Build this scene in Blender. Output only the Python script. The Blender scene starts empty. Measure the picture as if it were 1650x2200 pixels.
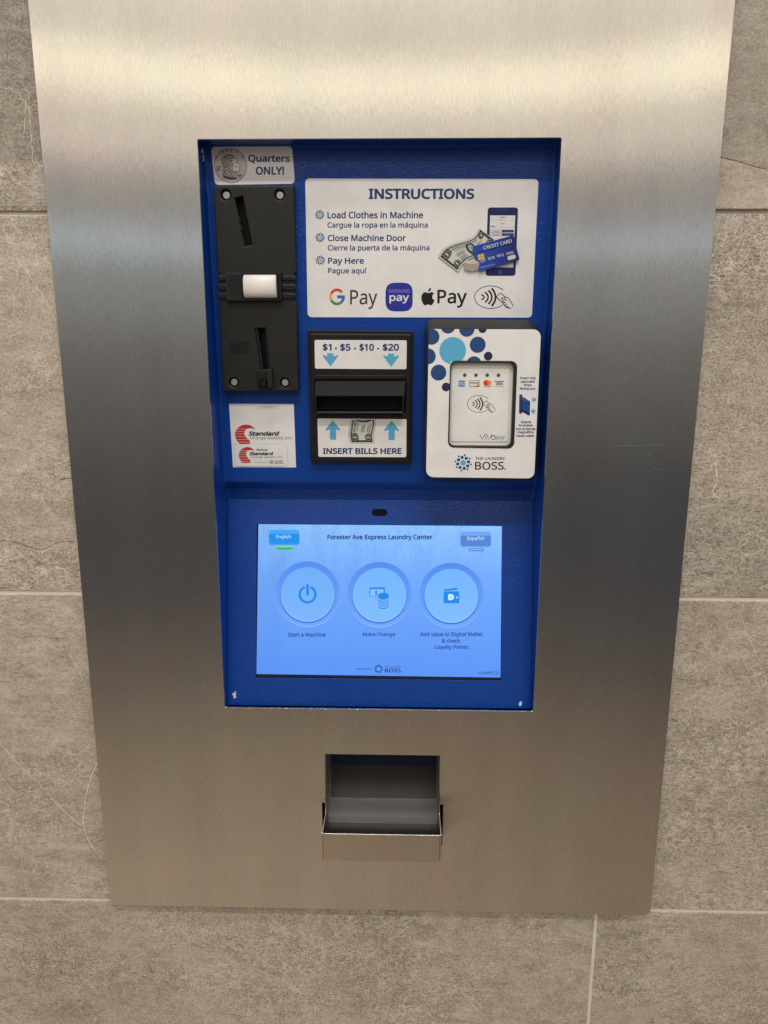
import bpy, bmesh, math, random
from mathutils import Vector, Matrix
random.seed(7)
sc = bpy.context.scene
R = math.radians
Z0 = 1.40                                    # camera height above the floor

# ------------------------------------------------------------------ camera
FPX, PIT, YAW, ROL, DIST = 1560.0, 0.214886, 0.0226096, -0.0018595, 0.586121
ROT = (Matrix.Rotation(YAW, 3, 'Z') @ Matrix.Rotation(-PIT, 3, 'X') @ Matrix.Rotation(ROL, 3, 'Y'))
CAM = Vector((0, -DIST, Z0))
cd = bpy.data.cameras.new('camera'); cam = bpy.data.objects.new('camera', cd)
sc.collection.objects.link(cam)
cd.sensor_fit = 'HORIZONTAL'; cd.sensor_width = 36.0; cd.lens = FPX / 1650 * 36
cd.clip_start = 0.01; cd.clip_end = 100
rx, fy, uz = ROT.col[0], ROT.col[1], ROT.col[2]
cam.matrix_world = Matrix(((rx.x, uz.x, -fy.x, CAM.x), (rx.y, uz.y, -fy.y, CAM.y),
                           (rx.z, uz.z, -fy.z, CAM.z), (0, 0, 0, 1)))
sc.camera = cam
sc.view_settings.view_transform = 'Standard'
sc.view_settings.look = 'None'
sc.view_settings.exposure = 0.0
sc.view_settings.gamma = 1.0
sc.cycles.max_bounces = 8

# ------------------------------------------------------------------ room light (soft surround, by elevation)
def lin(r, g, b):
    f = lambda c: (c / 255 / 12.92) if c / 255 <= .04045 else ((c / 255 + .055) / 1.055) ** 2.4
    return (f(r), f(g), f(b))

world = bpy.data.worlds.new('World'); sc.world = world; world.use_nodes = True
wn = world.node_tree.nodes; wl = world.node_tree.links; wn.clear()
wo = wn.new('ShaderNodeOutputWorld'); bg = wn.new('ShaderNodeBackground')
tc = wn.new('ShaderNodeTexCoord'); sx = wn.new('ShaderNodeSeparateXYZ')
wl.new(tc.outputs['Generated'], sx.inputs[0])
ma = wn.new('ShaderNodeMath'); ma.operation = 'MULTIPLY_ADD'; ma.inputs[1].default_value = .5; ma.inputs[2].default_value = .5
wl.new(sx.outputs['Z'], ma.inputs[0])
# elevation in degrees: colour of the room to the left, colour to the right
STOPS = [(-90, (.10, .09, .07), (.10, .09, .07)), (-44, (.60, .47, .32), (.25, .187, .13)), (-37, (.53, .41, .275), (.235, .172, .118)),
         (-30, (.39, .30, .20), (.20, .145, .11)), (-24, (.235, .185, .142), (.115, .095, .083)), (-18, (.128, .111, .10), (.088, .083, .084)),
         (-13, (.112, .10, .093), (.086, .085, .09)), (-8.5, (.135, .122, .113), (.105, .10, .10)), (-4, (.18, .162, .146), (.17, .158, .148)),
         (0, (.235, .218, .20), (.225, .21, .196)), (4, (.36, .35, .335), (.34, .33, .315)), (6.3, (.42, .415, .40), (.40, .395, .38)),
         (7.0, (.64, .67, .69), (.56, .59, .60)), (8.2, (.64, .67, .69), (.56, .59, .60)), (9.3, (.46, .43, .40), (.43, .405, .38)),
         (11.5, (.54, .485, .43), (.50, .455, .41)), (12.6, (.72, .63, .53), (.64, .57, .48)), (13.8, (1.13, .95, .80), (.98, .85, .71)),
         (15.2, (1.02, .88, .73), (.95, .83, .69)), (16.3, (1.12, .98, .79), (1.06, .93, .75)), (17.2, (1.66, 1.46, 1.12), (1.56, 1.38, 1.07)), (19.0, (1.70, 1.5, 1.15), (1.6, 1.42, 1.10)),
         (20.0, (1.06, .94, .76), (1.0, .90, .73)), (23, (1.22, 1.08, .88), (1.16, 1.03, .84)), (27, (1.1, 1.0, .85), (1.05, .96, .82)), (33, (.55, .51, .46), (.53, .50, .45)), (90, (.42, .40, .37), (.42, .40, .37))]
def ramp(k):
    cr = wn.new('ShaderNodeValToRGB'); wl.new(ma.outputs[0], cr.inputs[0]); el = cr.color_ramp.elements
    for i, st in enumerate(STOPS):
        pos = (math.sin(R(st[0])) + 1) / 2
        e = el[i] if i < 2 else el.new(pos)
        e.position = pos; e.color = (*st[k], 1)
    return cr.outputs[0]
mr = wn.new('ShaderNodeMapRange'); wl.new(sx.outputs['X'], mr.inputs[0]); mr.inputs[1].default_value = -.30; mr.inputs[2].default_value = .30
mr.interpolation_type = 'SMOOTHSTEP'
mx = wn.new('ShaderNodeMix'); mx.data_type = 'RGBA'; wl.new(mr.outputs[0], mx.inputs[0]); wl.new(ramp(1), mx.inputs[6]); wl.new(ramp(2), mx.inputs[7])
wl.new(mx.outputs[2], bg.inputs[0]); bg.inputs[1].default_value = 1.0
wl.new(bg.outputs[0], wo.inputs[0])

def lamp(name, elev, dist, length, width, power, col):
    ld = bpy.data.lights.new(name, 'AREA'); ld.shape = 'RECTANGLE'; ld.size = length; ld.size_y = width
    ld.energy = power; ld.color = col
    o = bpy.data.objects.new(name, ld); sc.collection.objects.link(o)
    tgt = Vector((0, 0, Z0 - .1))
    o.location = tgt + Vector((.1, -math.cos(R(elev)) * dist, math.sin(R(elev)) * dist))
    o.rotation_euler = (tgt - o.location).to_track_quat('-Z', 'Y').to_euler()
    return o
lamp('ceiling_tube_front', 53, 2.3, 1.2, .06, 19.0, (1, .975, .955))
lamp('fill_strip_far', 31, 3.5, 1.2, .06, 8.5, (1, .975, .955))  # added fill lamp, lightens the shade under the recess lip
lamp('ceiling_tube_near', 68, 1.7, 1.2, .05, 6.0, (1, .975, .955))

# ------------------------------------------------------------------ materials
def nmat(name):
    m = bpy.data.materials.new(name); m.use_nodes = True
    nt = m.node_tree; b = nt.nodes['Principled BSDF']
    return m, nt, b
def N(nt, t, **kw):
    n = nt.nodes.new(t)
    for k, v in kw.items(): setattr(n, k, v)
    return n
def math_(nt, op, a, b=None, c=None, clamp=False):
    n = N(nt, 'ShaderNodeMath', operation=op); n.use_clamp = clamp
    for i, v in enumerate((a, b, c)):
        if v is None: continue
        if isinstance(v, (int, float)): n.inputs[i].default_value = v
        else: nt.links.new(v, n.inputs[i])
    return n.outputs[0]
def noise(nt, vec, scale, detail=2, rough=.5, dist=0):
    n = N(nt, 'ShaderNodeTexNoise'); nt.links.new(vec, n.inputs['Vector'])
    n.inputs['Scale'].default_value = scale; n.inputs['Detail'].default_value = detail
    n.inputs['Roughness'].default_value = rough; n.inputs['Distortion'].default_value = dist
    return n.outputs['Fac']
def mapping(nt, vec, scale, loc=(0, 0, 0)):
    n = N(nt, 'ShaderNodeMapping'); nt.links.new(vec, n.inputs['Vector'])
    n.inputs['Scale'].default_value = scale; n.inputs['Location'].default_value = loc
    return n.outputs[0]
def position(nt): return N(nt, 'ShaderNodeNewGeometry').outputs['Position']
def bump(nt, b, h, strength, dist):
    n = N(nt, 'ShaderNodeBump'); n.inputs['Strength'].default_value = strength; n.inputs['Distance'].default_value = dist
    nt.links.new(h, n.inputs['Height']); nt.links.new(n.outputs[0], b.inputs['Normal'])
def mixc(nt, fac, a, b):
    n = N(nt, 'ShaderNodeMix', data_type='RGBA'); n.clamp_factor = True
    if isinstance(fac, (int, float)): n.inputs[0].default_value = fac
    else: nt.links.new(fac, n.inputs[0])
    for i, v in ((6, a), (7, b)):
        if isinstance(v, tuple): n.inputs[i].default_value = (*v, 1)
        else: nt.links.new(v, n.inputs[i])
    return n.outputs[2]
def ramp01(nt, v, lo, hi):
    n = N(nt, 'ShaderNodeMapRange'); nt.links.new(v, n.inputs[0])
    n.inputs[1].default_value = lo; n.inputs[2].default_value = hi
    return n.outputs[0]

def plain(name, col, rough=.5, grain=0, gscale=900, spec=.5, metal=0.0):
    m, nt, b = nmat(name); p = position(nt)
    f = noise(nt, p, 60, 4)
    b.inputs['Metallic'].default_value = metal
    nt.links.new(mixc(nt, f, tuple(c * .88 for c in col), tuple(c * 1.12 for c in col)), b.inputs['Base Color'])
    b.inputs['Roughness'].default_value = rough; b.inputs['Specular IOR Level'].default_value = spec
    if grain: bump(nt, b, noise(nt, p, gscale, 3), grain, .0004)
    return m

# brushed stainless steel: vertical grain, reflections spread sideways
def steel(name, ax=.26, ay=.006, col=(.61, .605, .595), grain=1.0):
    """brushed metal: ax = spread across the grain, ay = spread along it"""
    m, nt, b = nmat(name); p = position(nt); nt.nodes.remove(b)
    g = N(nt, 'ShaderNodeBsdfAnisotropic'); g.distribution = 'GGX'
    fine = noise(nt, mapping(nt, p, (1150, 1150, 130)), 1, 4, .7)
    mid = noise(nt, mapping(nt, p, (420, 420, 26)), 1, 3, .6)
    blot = noise(nt, mapping(nt, p, (26, 26, 3.4)), 1, 3, .5)
    smudge = noise(nt, p, 7, 3, .5)
    v = math_(nt, 'ADD', math_(nt, 'MULTIPLY', math_(nt, 'SUBTRACT', fine, .5), .44 * grain),
              math_(nt, 'MULTIPLY', math_(nt, 'SUBTRACT', mid, .5), .07 * grain))
    v = math_(nt, 'ADD', v, math_(nt, 'MULTIPLY', math_(nt, 'SUBTRACT', blot, .5), .10 * grain))
    v = math_(nt, 'ADD', v, math_(nt, 'MULTIPLY', math_(nt, 'SUBTRACT', smudge, .5), .10 * grain))
    refl_streak = noise(nt, mapping(nt, p, (17, 17, 1.3), (5, 0, 2)), 1, 4, .6)       # streaky room reflections put into the steel colour
    hand = noise(nt, mapping(nt, p, (24, 24, 17), (1, 7, 3)), 1, 5, .62, .5)      # smears and finger marks
    v = math_(nt, 'ADD', v, math_(nt, 'MULTIPLY', math_(nt, 'SUBTRACT', refl_streak, .5), .30 * grain))
    v = math_(nt, 'ADD', v, math_(nt, 'MULTIPLY', math_(nt, 'SUBTRACT', hand, .5), .14 * grain))
    v = math_(nt, 'ADD', v, 1.0)
    hue = noise(nt, mapping(nt, p, (9, 9, 5), (2, 3, 8)), 1, 3, .55, .8)
    hc = mixc(nt, ramp01(nt, hue, .3, .7), (col[0] * 1.03, col[1] * .985, col[2] * .985), (col[0] * .97, col[1] * 1.012, col[2] * 1.0))
    c = N(nt, 'ShaderNodeVectorMath', operation='SCALE'); nt.links.new(hc, c.inputs[0])
    nt.links.new(v, c.inputs['Scale']); nt.links.new(c.outputs[0], g.inputs['Color'])
    r2 = math.sqrt(ax * ay)
    g.inputs['Roughness'].default_value = math.sqrt(r2); g.inputs['Anisotropy'].default_value = 1 - ay / r2
    t = N(nt, 'ShaderNodeCombineXYZ'); t.inputs[2].default_value = 1
    nt.links.new(t.outputs[0], g.inputs['Tangent'])
    bump(nt, g, math_(nt, 'ADD', fine, math_(nt, 'MULTIPLY', mid, .6)), .20, .0003)
    nt.links.new(g.outputs[0], nt.nodes['Material Output'].inputs[0])
    return m
STEEL = steel('brushed_steel')
STEEL_EDGE = plain('steel_edge', (.62, .60, .56), .35, metal=1.0)
STEEL_TRAY = steel('tray_steel', .24, .05, (.56, .54, .51), .6)
STEEL_LIT = plain('lit_tray_steel', (.58, .56, .555), .62, .12, 300, metal=1.0)  # paler copy: light on the chute put into the colour
STEEL_SHADED = plain('shaded_tray_steel', (.115, .105, .10), .38, .15, 260, metal=1.0)  # darker copy: shade on tray floor and back wall put into the colour
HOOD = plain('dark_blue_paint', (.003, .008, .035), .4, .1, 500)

# blue powder coat with orange-peel texture
def blue_coat():
    m, nt, b = nmat('blue_powder_coat'); p = position(nt)
    f = noise(nt, p, 25, 3)
    nt.links.new(mixc(nt, f, (.0045, .046, .27), (.006, .056, .32)), b.inputs['Base Color'])
    b.inputs['Roughness'].default_value = .16; b.inputs['Specular IOR Level'].default_value = .28
    vo = N(nt, 'ShaderNodeTexVoronoi', feature='SMOOTH_F1'); nt.links.new(p, vo.inputs['Vector'])
    vo.inputs['Scale'].default_value = 1250
    h = math_(nt, 'ADD', vo.outputs['Distance'], math_(nt, 'MULTIPLY', noise(nt, p, 900, 3), 1.0))
    bump(nt, b, h, .50, .00045)
    return m
BLUE = blue_coat()
BLACK = plain('black_plastic', (.0140, .0135, .0125), .44, .25, 1600, .4)
BLACK_SMOOTH = plain('black_moulded_plastic', (.012, .011, .012), .30, .05, 900, .45)
HOODP = plain('black_bezel_plastic', (.0085, .0082, .0085), .6, .3, 1200, .22)
BLACK_ROUGH = plain('black_textured_plastic', (.024, .023, .022), .55, .6, 1100, .4)
VOID = plain('dark_interior', (.003, .003, .004), .5, 0, 900, .2)
DARK_GLASS = plain('dark_tinted_window', (.002, .003, .008), .25, 0, 900, .12)
WHITE_PLASTIC = plain('white_plastic', (.83, .80, .75), .40, .03, 700)
READER_WHITE = plain('off_white_plastic', (.80, .79, .75), .30, .02, 700)
EMBOSS = plain('moulded_letter_plastic', (.0085, .0082, .0075), .6, 0, 900, .25)
SCREW = plain('zinc_screw', (.44, .47, .50), .38, .1, 700, metal=.6)
CHIP = plain('bare_primer', (.60, .72, .74), .6, .2)
LCD_BORDER = plain('display_border', (.010, .012, .018), .25, 0)

def attr_mat(name, emit=0, rough=.38, coat=0):
    m, nt, b = nmat(name)
    a = N(nt, 'ShaderNodeAttribute', attribute_name='ink')
    if emit:
        b.inputs['Base Color'].default_value = (.004, .004, .006, 1); b.inputs['Roughness'].default_value = .22
        b.inputs['Specular IOR Level'].default_value = .25
        p = position(nt)
        # wet-glass picture on the display: streaks, droplets
        st = noise(nt, mapping(nt, p, (90, 90, 9)), 1, 3, .6)
        dr = noise(nt, mapping(nt, p, (560, 560, 300)), 1, 3, .7)
        up = ramp01(nt, N(nt, 'ShaderNodeAttribute', attribute_name='wet').outputs['Fac'], 0, 1)
        k = math_(nt, 'ADD', math_(nt, 'MULTIPLY', math_(nt, 'SUBTRACT', st, .5), .55), math_(nt, 'MULTIPLY', math_(nt, 'SUBTRACT', dr, .5), .55))
        k = math_(nt, 'ADD', math_(nt, 'MULTIPLY', k, up), 1.0)
        c = N(nt, 'ShaderNodeVectorMath', operation='SCALE')
        nt.links.new(a.outputs['Color'], c.inputs[0]); nt.links.new(k, c.inputs['Scale'])
        nt.links.new(c.outputs[0], b.inputs['Emission Color']); b.inputs['Emission Strength'].default_value = emit
    else:
        nt.links.new(a.outputs['Color'], b.inputs['Base Color'])
        b.inputs['Roughness'].default_value = rough; b.inputs['Specular IOR Level'].default_value = .35
        p = position(nt); bump(nt, b, noise(nt, p, 700, 3), .06, .0003)
    return m
INK = attr_mat('printed_ink')
GLOW = attr_mat('display_pixels', emit=1.0)

def tile_mat():
    m, nt, b = nmat('stone_look_porcelain')
    p0 = position(nt); a = N(nt, 'ShaderNodeAttribute', attribute_name='tile_seed')
    off = N(nt, 'ShaderNodeVectorMath', operation='MULTIPLY_ADD'); nt.links.new(a.outputs['Vector'], off.inputs[0])
    off.inputs[1].default_value = (13.7, 3.1, 7.9); nt.links.new(p0, off.inputs[2]); p = off.outputs[0]
    c5 = lambda f, k: math_(nt, 'MULTIPLY', math_(nt, 'SUBTRACT', f, .5), k)
    add = lambda *v: v[0] if len(v) == 1 else math_(nt, 'ADD', v[0], add(*v[1:]))
    tone = noise(nt, mapping(nt, p, (6, 6, 11)), 1, 4, .6, .6)
    bed = noise(nt, mapping(nt, p, (12, 12, 58)), 1, 6, .68, 1.6)            # sedimentary bedding
    cloud = noise(nt, mapping(nt, p, (34, 34, 46)), 1, 5, .65, .9)
    g1 = noise(nt, mapping(nt, p, (380, 380, 520)), 1, 3, .8, .4)
    g2 = noise(nt, mapping(nt, p, (900, 900, 1100)), 1, 2, .8, 0)
    rough_zone = ramp01(nt, noise(nt, mapping(nt, p, (5, 5, 12), (3, 1, 2)), 1, 3, .55, .8), .47, .60)   # crumbly fossil bands
    gritv = N(nt, 'ShaderNodeAttribute', attribute_name='tile_grit').outputs['Fac']
    rough_zone = math_(nt, 'MULTIPLY', math_(nt, 'ADD', math_(nt, 'MULTIPLY', rough_zone, .6), .45), math_(nt, 'MULTIPLY', gritv, 1.3), clamp=True)
    grain_k = math_(nt, 'ADD', math_(nt, 'MULTIPLY', rough_zone, 1.5), .55)
    grain = math_(nt, 'MULTIPLY', add(c5(g1, 1.7), c5(g2, 1.9)), grain_k)
    v = add(c5(tone, .85), c5(bed, .80), c5(cloud, .95), grain, .5)
    col = mixc(nt, v, (.258, .213, .168), (.645, .563, .463))
    vo = N(nt, 'ShaderNodeTexVoronoi', feature='DISTANCE_TO_EDGE')
    nz = N(nt, 'ShaderNodeTexNoise'); nt.links.new(p, nz.inputs['Vector']); nz.inputs['Scale'].default_value = 70; nz.inputs['Detail'].default_value = 3
    s1 = N(nt, 'ShaderNodeVectorMath', operation='SCALE'); s1.inputs['Scale'].default_value = .020; nt.links.new(nz.outputs['Color'], s1.inputs[0])
    wv = N(nt, 'ShaderNodeVectorMath', operation='ADD'); nt.links.new(mapping(nt, p, (1, 1, 1.6)), wv.inputs[0]); nt.links.new(s1.outputs[0], wv.inputs[1])
    nt.links.new(wv.outputs[0], vo.inputs['Vector']); vo.inputs['Scale'].default_value = 105
    edge = math_(nt, 'SUBTRACT', 1.0, ramp01(nt, vo.outputs['Distance'], .01, .10))
    brk = ramp01(nt, noise(nt, p, 95, 3), .44, .60)
    shell = math_(nt, 'MULTIPLY', math_(nt, 'MULTIPLY', edge, brk), rough_zone)
    col = mixc(nt, math_(nt, 'MULTIPLY', shell, .85), col, (.78, .71, .61))
    pit = noise(nt, mapping(nt, p, (150, 150, 260)), 1, 3, .65, .6)
    pits = math_(nt, 'MULTIPLY', ramp01(nt, pit, .585, .69), math_(nt, 'ADD', math_(nt, 'MULTIPLY', rough_zone, .80), .12))
    col = mixc(nt, math_(nt, 'MULTIPLY', pits, .62), col, (.155, .125, .10))
    patch = ramp01(nt, noise(nt, mapping(nt, p, (11, 11, 16), (7, 2, 5)), 1, 5, .7, 1.2), .56, .66)      # pale smooth patches
    col = mixc(nt, math_(nt, 'MULTIPLY', patch, .42), col, (.66, .60, .53))
    # thin dark and pale seams along the bedding
    sn = noise(nt, mapping(nt, p, (7, 7, 26), (9, 4, 1)), 1, 4, .6, .9)
    seam = math_(nt, 'SUBTRACT', 1.0, ramp01(nt, math_(nt, 'ABSOLUTE', math_(nt, 'SUBTRACT', sn, .52)), .002, .010))
    sbrk = ramp01(nt, noise(nt, p, 12, 2), .48, .6)
    col = mixc(nt, math_(nt, 'MULTIPLY', math_(nt, 'MULTIPLY', seam, sbrk), .38), col, (.17, .14, .115))
    tint = N(nt, 'ShaderNodeAttribute', attribute_name='tile_tone')
    c = N(nt, 'ShaderNodeVectorMath', operation='SCALE'); nt.links.new(col, c.inputs[0]); nt.links.new(tint.outputs['Fac'], c.inputs['Scale'])
    nt.links.new(c.outputs[0], b.inputs['Base Color'])
    b.inputs['Roughness'].default_value = .5; b.inputs['Specular IOR Level'].default_value = .3
    h = add(math_(nt, 'MULTIPLY', g1, .5), math_(nt, 'MULTIPLY', bed, .7), math_(nt, 'MULTIPLY', shell, .3), math_(nt, 'MULTIPLY', pits, -.9))
    bump(nt, b, h, .5, .001)
    return m
TILE = tile_mat()
VEIN = plain('calcite_vein', (.76, .69, .57), .55, .3)
CRACK = plain('dark_cleft', (.13, .11, .095), .6, .3)
GROUT = plain('sanded_grout', (.74, .69, .62), .8, .6, 900)
CAULK = plain('silicone_bead', (.40, .35, .29), .4, .1)

# ------------------------------------------------------------------ places: picture rays met with the planes things lie in
def ray(px, py): return ROT @ Vector(((px - 825) / FPX, 1, -(py - 1100) / FPX))
def at(px, py, y):
    d = ray(px, py); t = (y - CAM.y) / d.y
    return CAM + d * t
class Plane:
    def __init__(s, o, v=(0, 0, 1)):
        s.o = Vector(o); s.x = Vector((1, 0, 0)); s.v = Vector(v).normalized(); s.n = s.x.cross(s.v)   # n points to the viewer (-y)
    def hit(s, px, py):
        d = ray(px, py); t = (s.o - CAM).dot(s.n) / d.dot(s.n)
        return CAM + d * t
    def uv(s, px, py, k=0.0):
        d = ray(px, py); t = (s.o + s.n * k - CAM).dot(s.n) / d.dot(s.n)
        q = CAM + d * t - s.o
        return (q.dot(s.x), q.dot(s.v))
    def pt(s, u, w, k=0.0): return s.o + s.x * u + s.v * w + s.n * k
    def raised(s, k):
        q = Plane(s.o + s.n * k, s.v); return q
class Zoom:            # coordinates read from an enlarged piece of the photograph
    def __init__(s, ox, oy, sc): s.ox, s.oy, s.sc = ox, oy, sc
    def __call__(s, x, y): return (s.ox + x / s.sc, s.oy + y / s.sc)
    def L(s, pts): return [s(*p) for p in pts]
ZA = Zoom(400, 280, 5.5); ZB = Zoom(400, 640, 5.0); ZC = Zoom(640, 360, 5.5); ZD = Zoom(920, 360, 5.5)
ZE = Zoom(640, 680, 5.893); ZF = Zoom(890, 670, 5.156); ZP = Zoom(930, 420, 8.25); ZT = Zoom(640, 1600, 4.583)
S1 = Zoom(540, 1110, 5.893); S2 = Zoom(810, 1110, 5.893); S3 = Zoom(540, 1290, 5.893); S4 = Zoom(810, 1290, 5.893)

# ------------------------------------------------------------------ objects
def link(o, parent=None):
    sc.collection.objects.link(o)
    if parent is not None:
        o.parent = parent
        o.matrix_parent_inverse = parent.matrix_world.inverted()
    return o
def thing(name, label, cat, loc):
    o = bpy.data.objects.new(name, None); o.empty_display_size = .05; o.location = loc
    sc.collection.objects.link(o); o.matrix_world = Matrix.Translation(loc)
    o['label'] = label; o['category'] = cat
    return o
def mobj(name, me, parent, label=None):
    o = bpy.data.objects.new(name, me); link(o, parent)
    if label: o['label'] = label
    return o
def mesh_from(verts, faces, mats, fm=None, smooth=False):
    me = bpy.data.meshes.new('m'); me.from_pydata([tuple(v) for v in verts], [], faces)
    for m in (mats if isinstance(mats, (list, tuple)) else [mats]): me.materials.append(m)
    if fm: me.polygons.foreach_set('material_index', fm)
    me.polygons.foreach_set('use_smooth', [smooth] * len(faces))
    me.update(); return me

# 2D outlines -----------------------------------------------------------
def rquad(pts, r, seg=6):
    """rounded corners on any polygon (u,w)"""
    out = []; n = len(pts)
    rr = r if isinstance(r, (list, tuple)) else [r] * n
    for i in range(n):
        p = Vector(pts[i]); a = Vector(pts[i - 1]) - p; c = Vector(pts[(i + 1) % n]) - p
        la, lc = a.length, c.length; a.normalize(); c.normalize()
        if rr[i] <= 0: out.append(tuple(p)); continue
        ang = a.angle(c); t = min(rr[i] / math.tan(ang / 2), la * .49, lc * .49); rad = t * math.tan(ang / 2)
        ctr = p + (a + c).normalized() * (rad / math.sin(ang / 2))
        s, e = p + a * t - ctr, p + c * t - ctr
        for k in range(seg + 1):
            f = k / seg; turn = math.atan2(s.x * e.y - s.y * e.x, s.dot(e)) * f
            out.append((ctr.x + s.x * math.cos(turn) - s.y * math.sin(turn), ctr.y + s.x * math.sin(turn) + s.y * math.cos(turn)))
    return out
def circle(c, rx, ry=None, n=32):
    ry = ry or rx
    return [(c[0] + rx * math.cos(2 * math.pi * i / n), c[1] + ry * math.sin(2 * math.pi * i / n)) for i in range(n)]
def smooth_line(pts, seg=6, closed=False):
    P = [Vector(p) for p in pts]; n = len(P); out = []
    rng = range(n) if closed else range(n - 1)
    for i in rng:
        p0 = P[(i - 1) % n] if closed or i > 0 else P[i]; p1 = P[i]; p2 = P[(i + 1) % n]
        p3 = P[(i + 2) % n] if closed or i + 2 < n else p2
        for k in range(seg):
            t = k / seg
            out.append(tuple(.5 * ((2 * p1) + (p2 - p0) * t + (2 * p0 - 5 * p1 + 4 * p2 - p3) * t * t + (3 * p1 - p0 - 3 * p2 + p3) * t ** 3)))
    if not closed: out.append(tuple(P[-1]))
    return out
def area2(poly): return sum(poly[i - 1][0] * poly[i][1] - poly[i][0] * poly[i - 1][1] for i in range(len(poly)))
def clip(poly, win):
    if area2(win) < 0: win = win[::-1]
    out = list(poly)
    for i in range(len(win)):
        a, b = win[i], win[(i + 1) % len(win)]
        side = lambda p: (b[0] - a[0]) * (p[1] - a[1]) - (b[1] - a[1]) * (p[0] - a[0])
        res = []
        for j in range(len(out)):
            p, q = out[j - 1], out[j]; sp, sq = side(p), side(q)
            if (sp >= 0) != (sq >= 0):
                t = sp / (sp - sq); res.append((p[0] + (q[0] - p[0]) * t, p[1] + (q[1] - p[1]) * t))
            if sq >= 0: res.append(q)
        out = res
        if not out: break
    return out

# plate: outlines (first the outer one, then holes), thickness along the plane's normal, edges rounded by bevel
def plate(pl, outlines, k0, k1, bev=.0003, mats=None, seg=2):
    cu = bpy.data.curves.new('c', 'CURVE'); cu.dimensions = '2D'; cu.fill_mode = 'BOTH'
    for o in outlines:
        sp = cu.splines.new('POLY'); sp.points.add(len(o) - 1)
        for p, q in zip(sp.points, o): p.co = (q[0], q[1], 0, 1)
        sp.use_cyclic_u = True; sp.use_smooth = False
    T = k1 - k0; bev = min(bev, T * .45)
    cu.extrude = T / 2 - bev; cu.bevel_depth = bev; cu.bevel_resolution = seg; cu.offset = -bev
    ob = bpy.data.objects.new('t', cu); me = bpy.data.meshes.new_from_object(ob)
    V = [pl.pt(v.co.x, v.co.y, v.co.z + (k0 + k1) / 2) for v in me.vertices]
    F = [tuple(p.vertices) for p in me.polygons]
    bpy.data.objects.remove(ob); bpy.data.meshes.remove(me); bpy.data.curves.remove(cu)
    return V, F
class Body:            # gathers shells into one mesh
    def __init__(s): s.v = []; s.f = []; s.m = []; s.mats = []
    def mi(s, m):
        if m not in s.mats: s.mats.append(m)
        return s.mats.index(m)
    def add(s, V, F, m):
        b = len(s.v); s.v += [Vector(x) for x in V]; i = s.mi(m)
        for f in F: s.f.append(tuple(b + k for k in f)); s.m.append(i)
        return s
    def plate(s, pl, outs, k0, k1, m, bev=.0003): return s.add(*plate(pl, outs, k0, k1, bev), m)
    def loft(s, rings, m, cap0=False, cap1=True):
        n = len(rings[0]); V = [p for r in rings for p in r]; F = []
        for a in range(len(rings) - 1):
            for i in range(n):
                j = (i + 1) % n; F.append((a * n + i, a * n + j, (a + 1) * n + j, (a + 1) * n + i))
        if cap0: F.append(tuple(range(n))[::-1])
        if cap1: F.append(tuple((len(rings) - 1) * n + i for i in range(n)))
        return s.add(V, F, m)
    def quad(s, a, b, c, d, m): return s.add([a, b, c, d], [(0, 1, 2, 3)], m)
    def box(s, lo, hi, m, bev=.0004):
        x0, y0, z0 = lo; x1, y1, z1 = hi
        pl = Plane(((x0 + x1) / 2, y1, (z0 + z1) / 2)); w, h = (x1 - x0) / 2, (z1 - z0) / 2
        return s.plate(pl, [[(-w, -h), (w, -h), (w, h), (-w, h)]], 0, y1 - y0, m, bev)
    def disc(s, pl, c, r, k0, k1, m, bev=.0003): return s.plate(pl, [circle(c, r, n=28)], k0, k1, m, bev)
    def build(s, name, parent, label=None, smooth=False, weld=False, bevel=None):
        me = mesh_from(s.v, s.f, s.mats, s.m, smooth)
        bm = bmesh.new(); bm.from_mesh(me)
        if weld: bmesh.ops.remove_doubles(bm, verts=bm.verts, dist=1e-5)
        bmesh.ops.recalc_face_normals(bm, faces=bm.faces)
        bm.to_mesh(me); bm.free()
        o = mobj(name, me, parent, label)
        if bevel:
            md = o.modifiers.new('edge', 'BEVEL'); md.width = bevel; md.segments = 3; md.limit_method = 'ANGLE'; md.angle_limit = R(35)
        return o

# printing: flat coloured shapes on a plane ------------------------------
_tc = {}
import os
try:                    # the sans-serif that ships with Blender; the built-in one if it is not there
    _fp = os.path.join(bpy.utils.system_resource('DATAFILES'), 'fonts', 'NotoSansHebrew-Regular.woff2')
    SANS = bpy.data.fonts.load(_fp) if os.path.exists(_fp) else None
except Exception:
    SANS = None
def glyphs(txt, bold):
    key = txt
    if key not in _tc:
        cu = bpy.data.curves.new('t', 'FONT'); cu.body = txt; cu.size = 1; cu.resolution_u = 4
        if SANS: cu.font = SANS
        ob = bpy.data.objects.new('t', cu); me = bpy.data.meshes.new_from_object(ob)
        V = [(v.co.x, v.co.y) for v in me.vertices]; F = [tuple(p.vertices) for p in me.polygons]
        bpy.data.objects.remove(ob); bpy.data.meshes.remove(me); bpy.data.curves.remove(cu)
        _tc[key] = (V, F)
    return _tc[key]
WHITE = (.80, .79, .785); NAVY = (.030, .050, .170); SKY = (.11, .42, .66); NAVYC = (.022, .065, .21); PURPLE = (.025, .020, .085)
INKK = (.012, .011, .013)
LAYER = .00007
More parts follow.
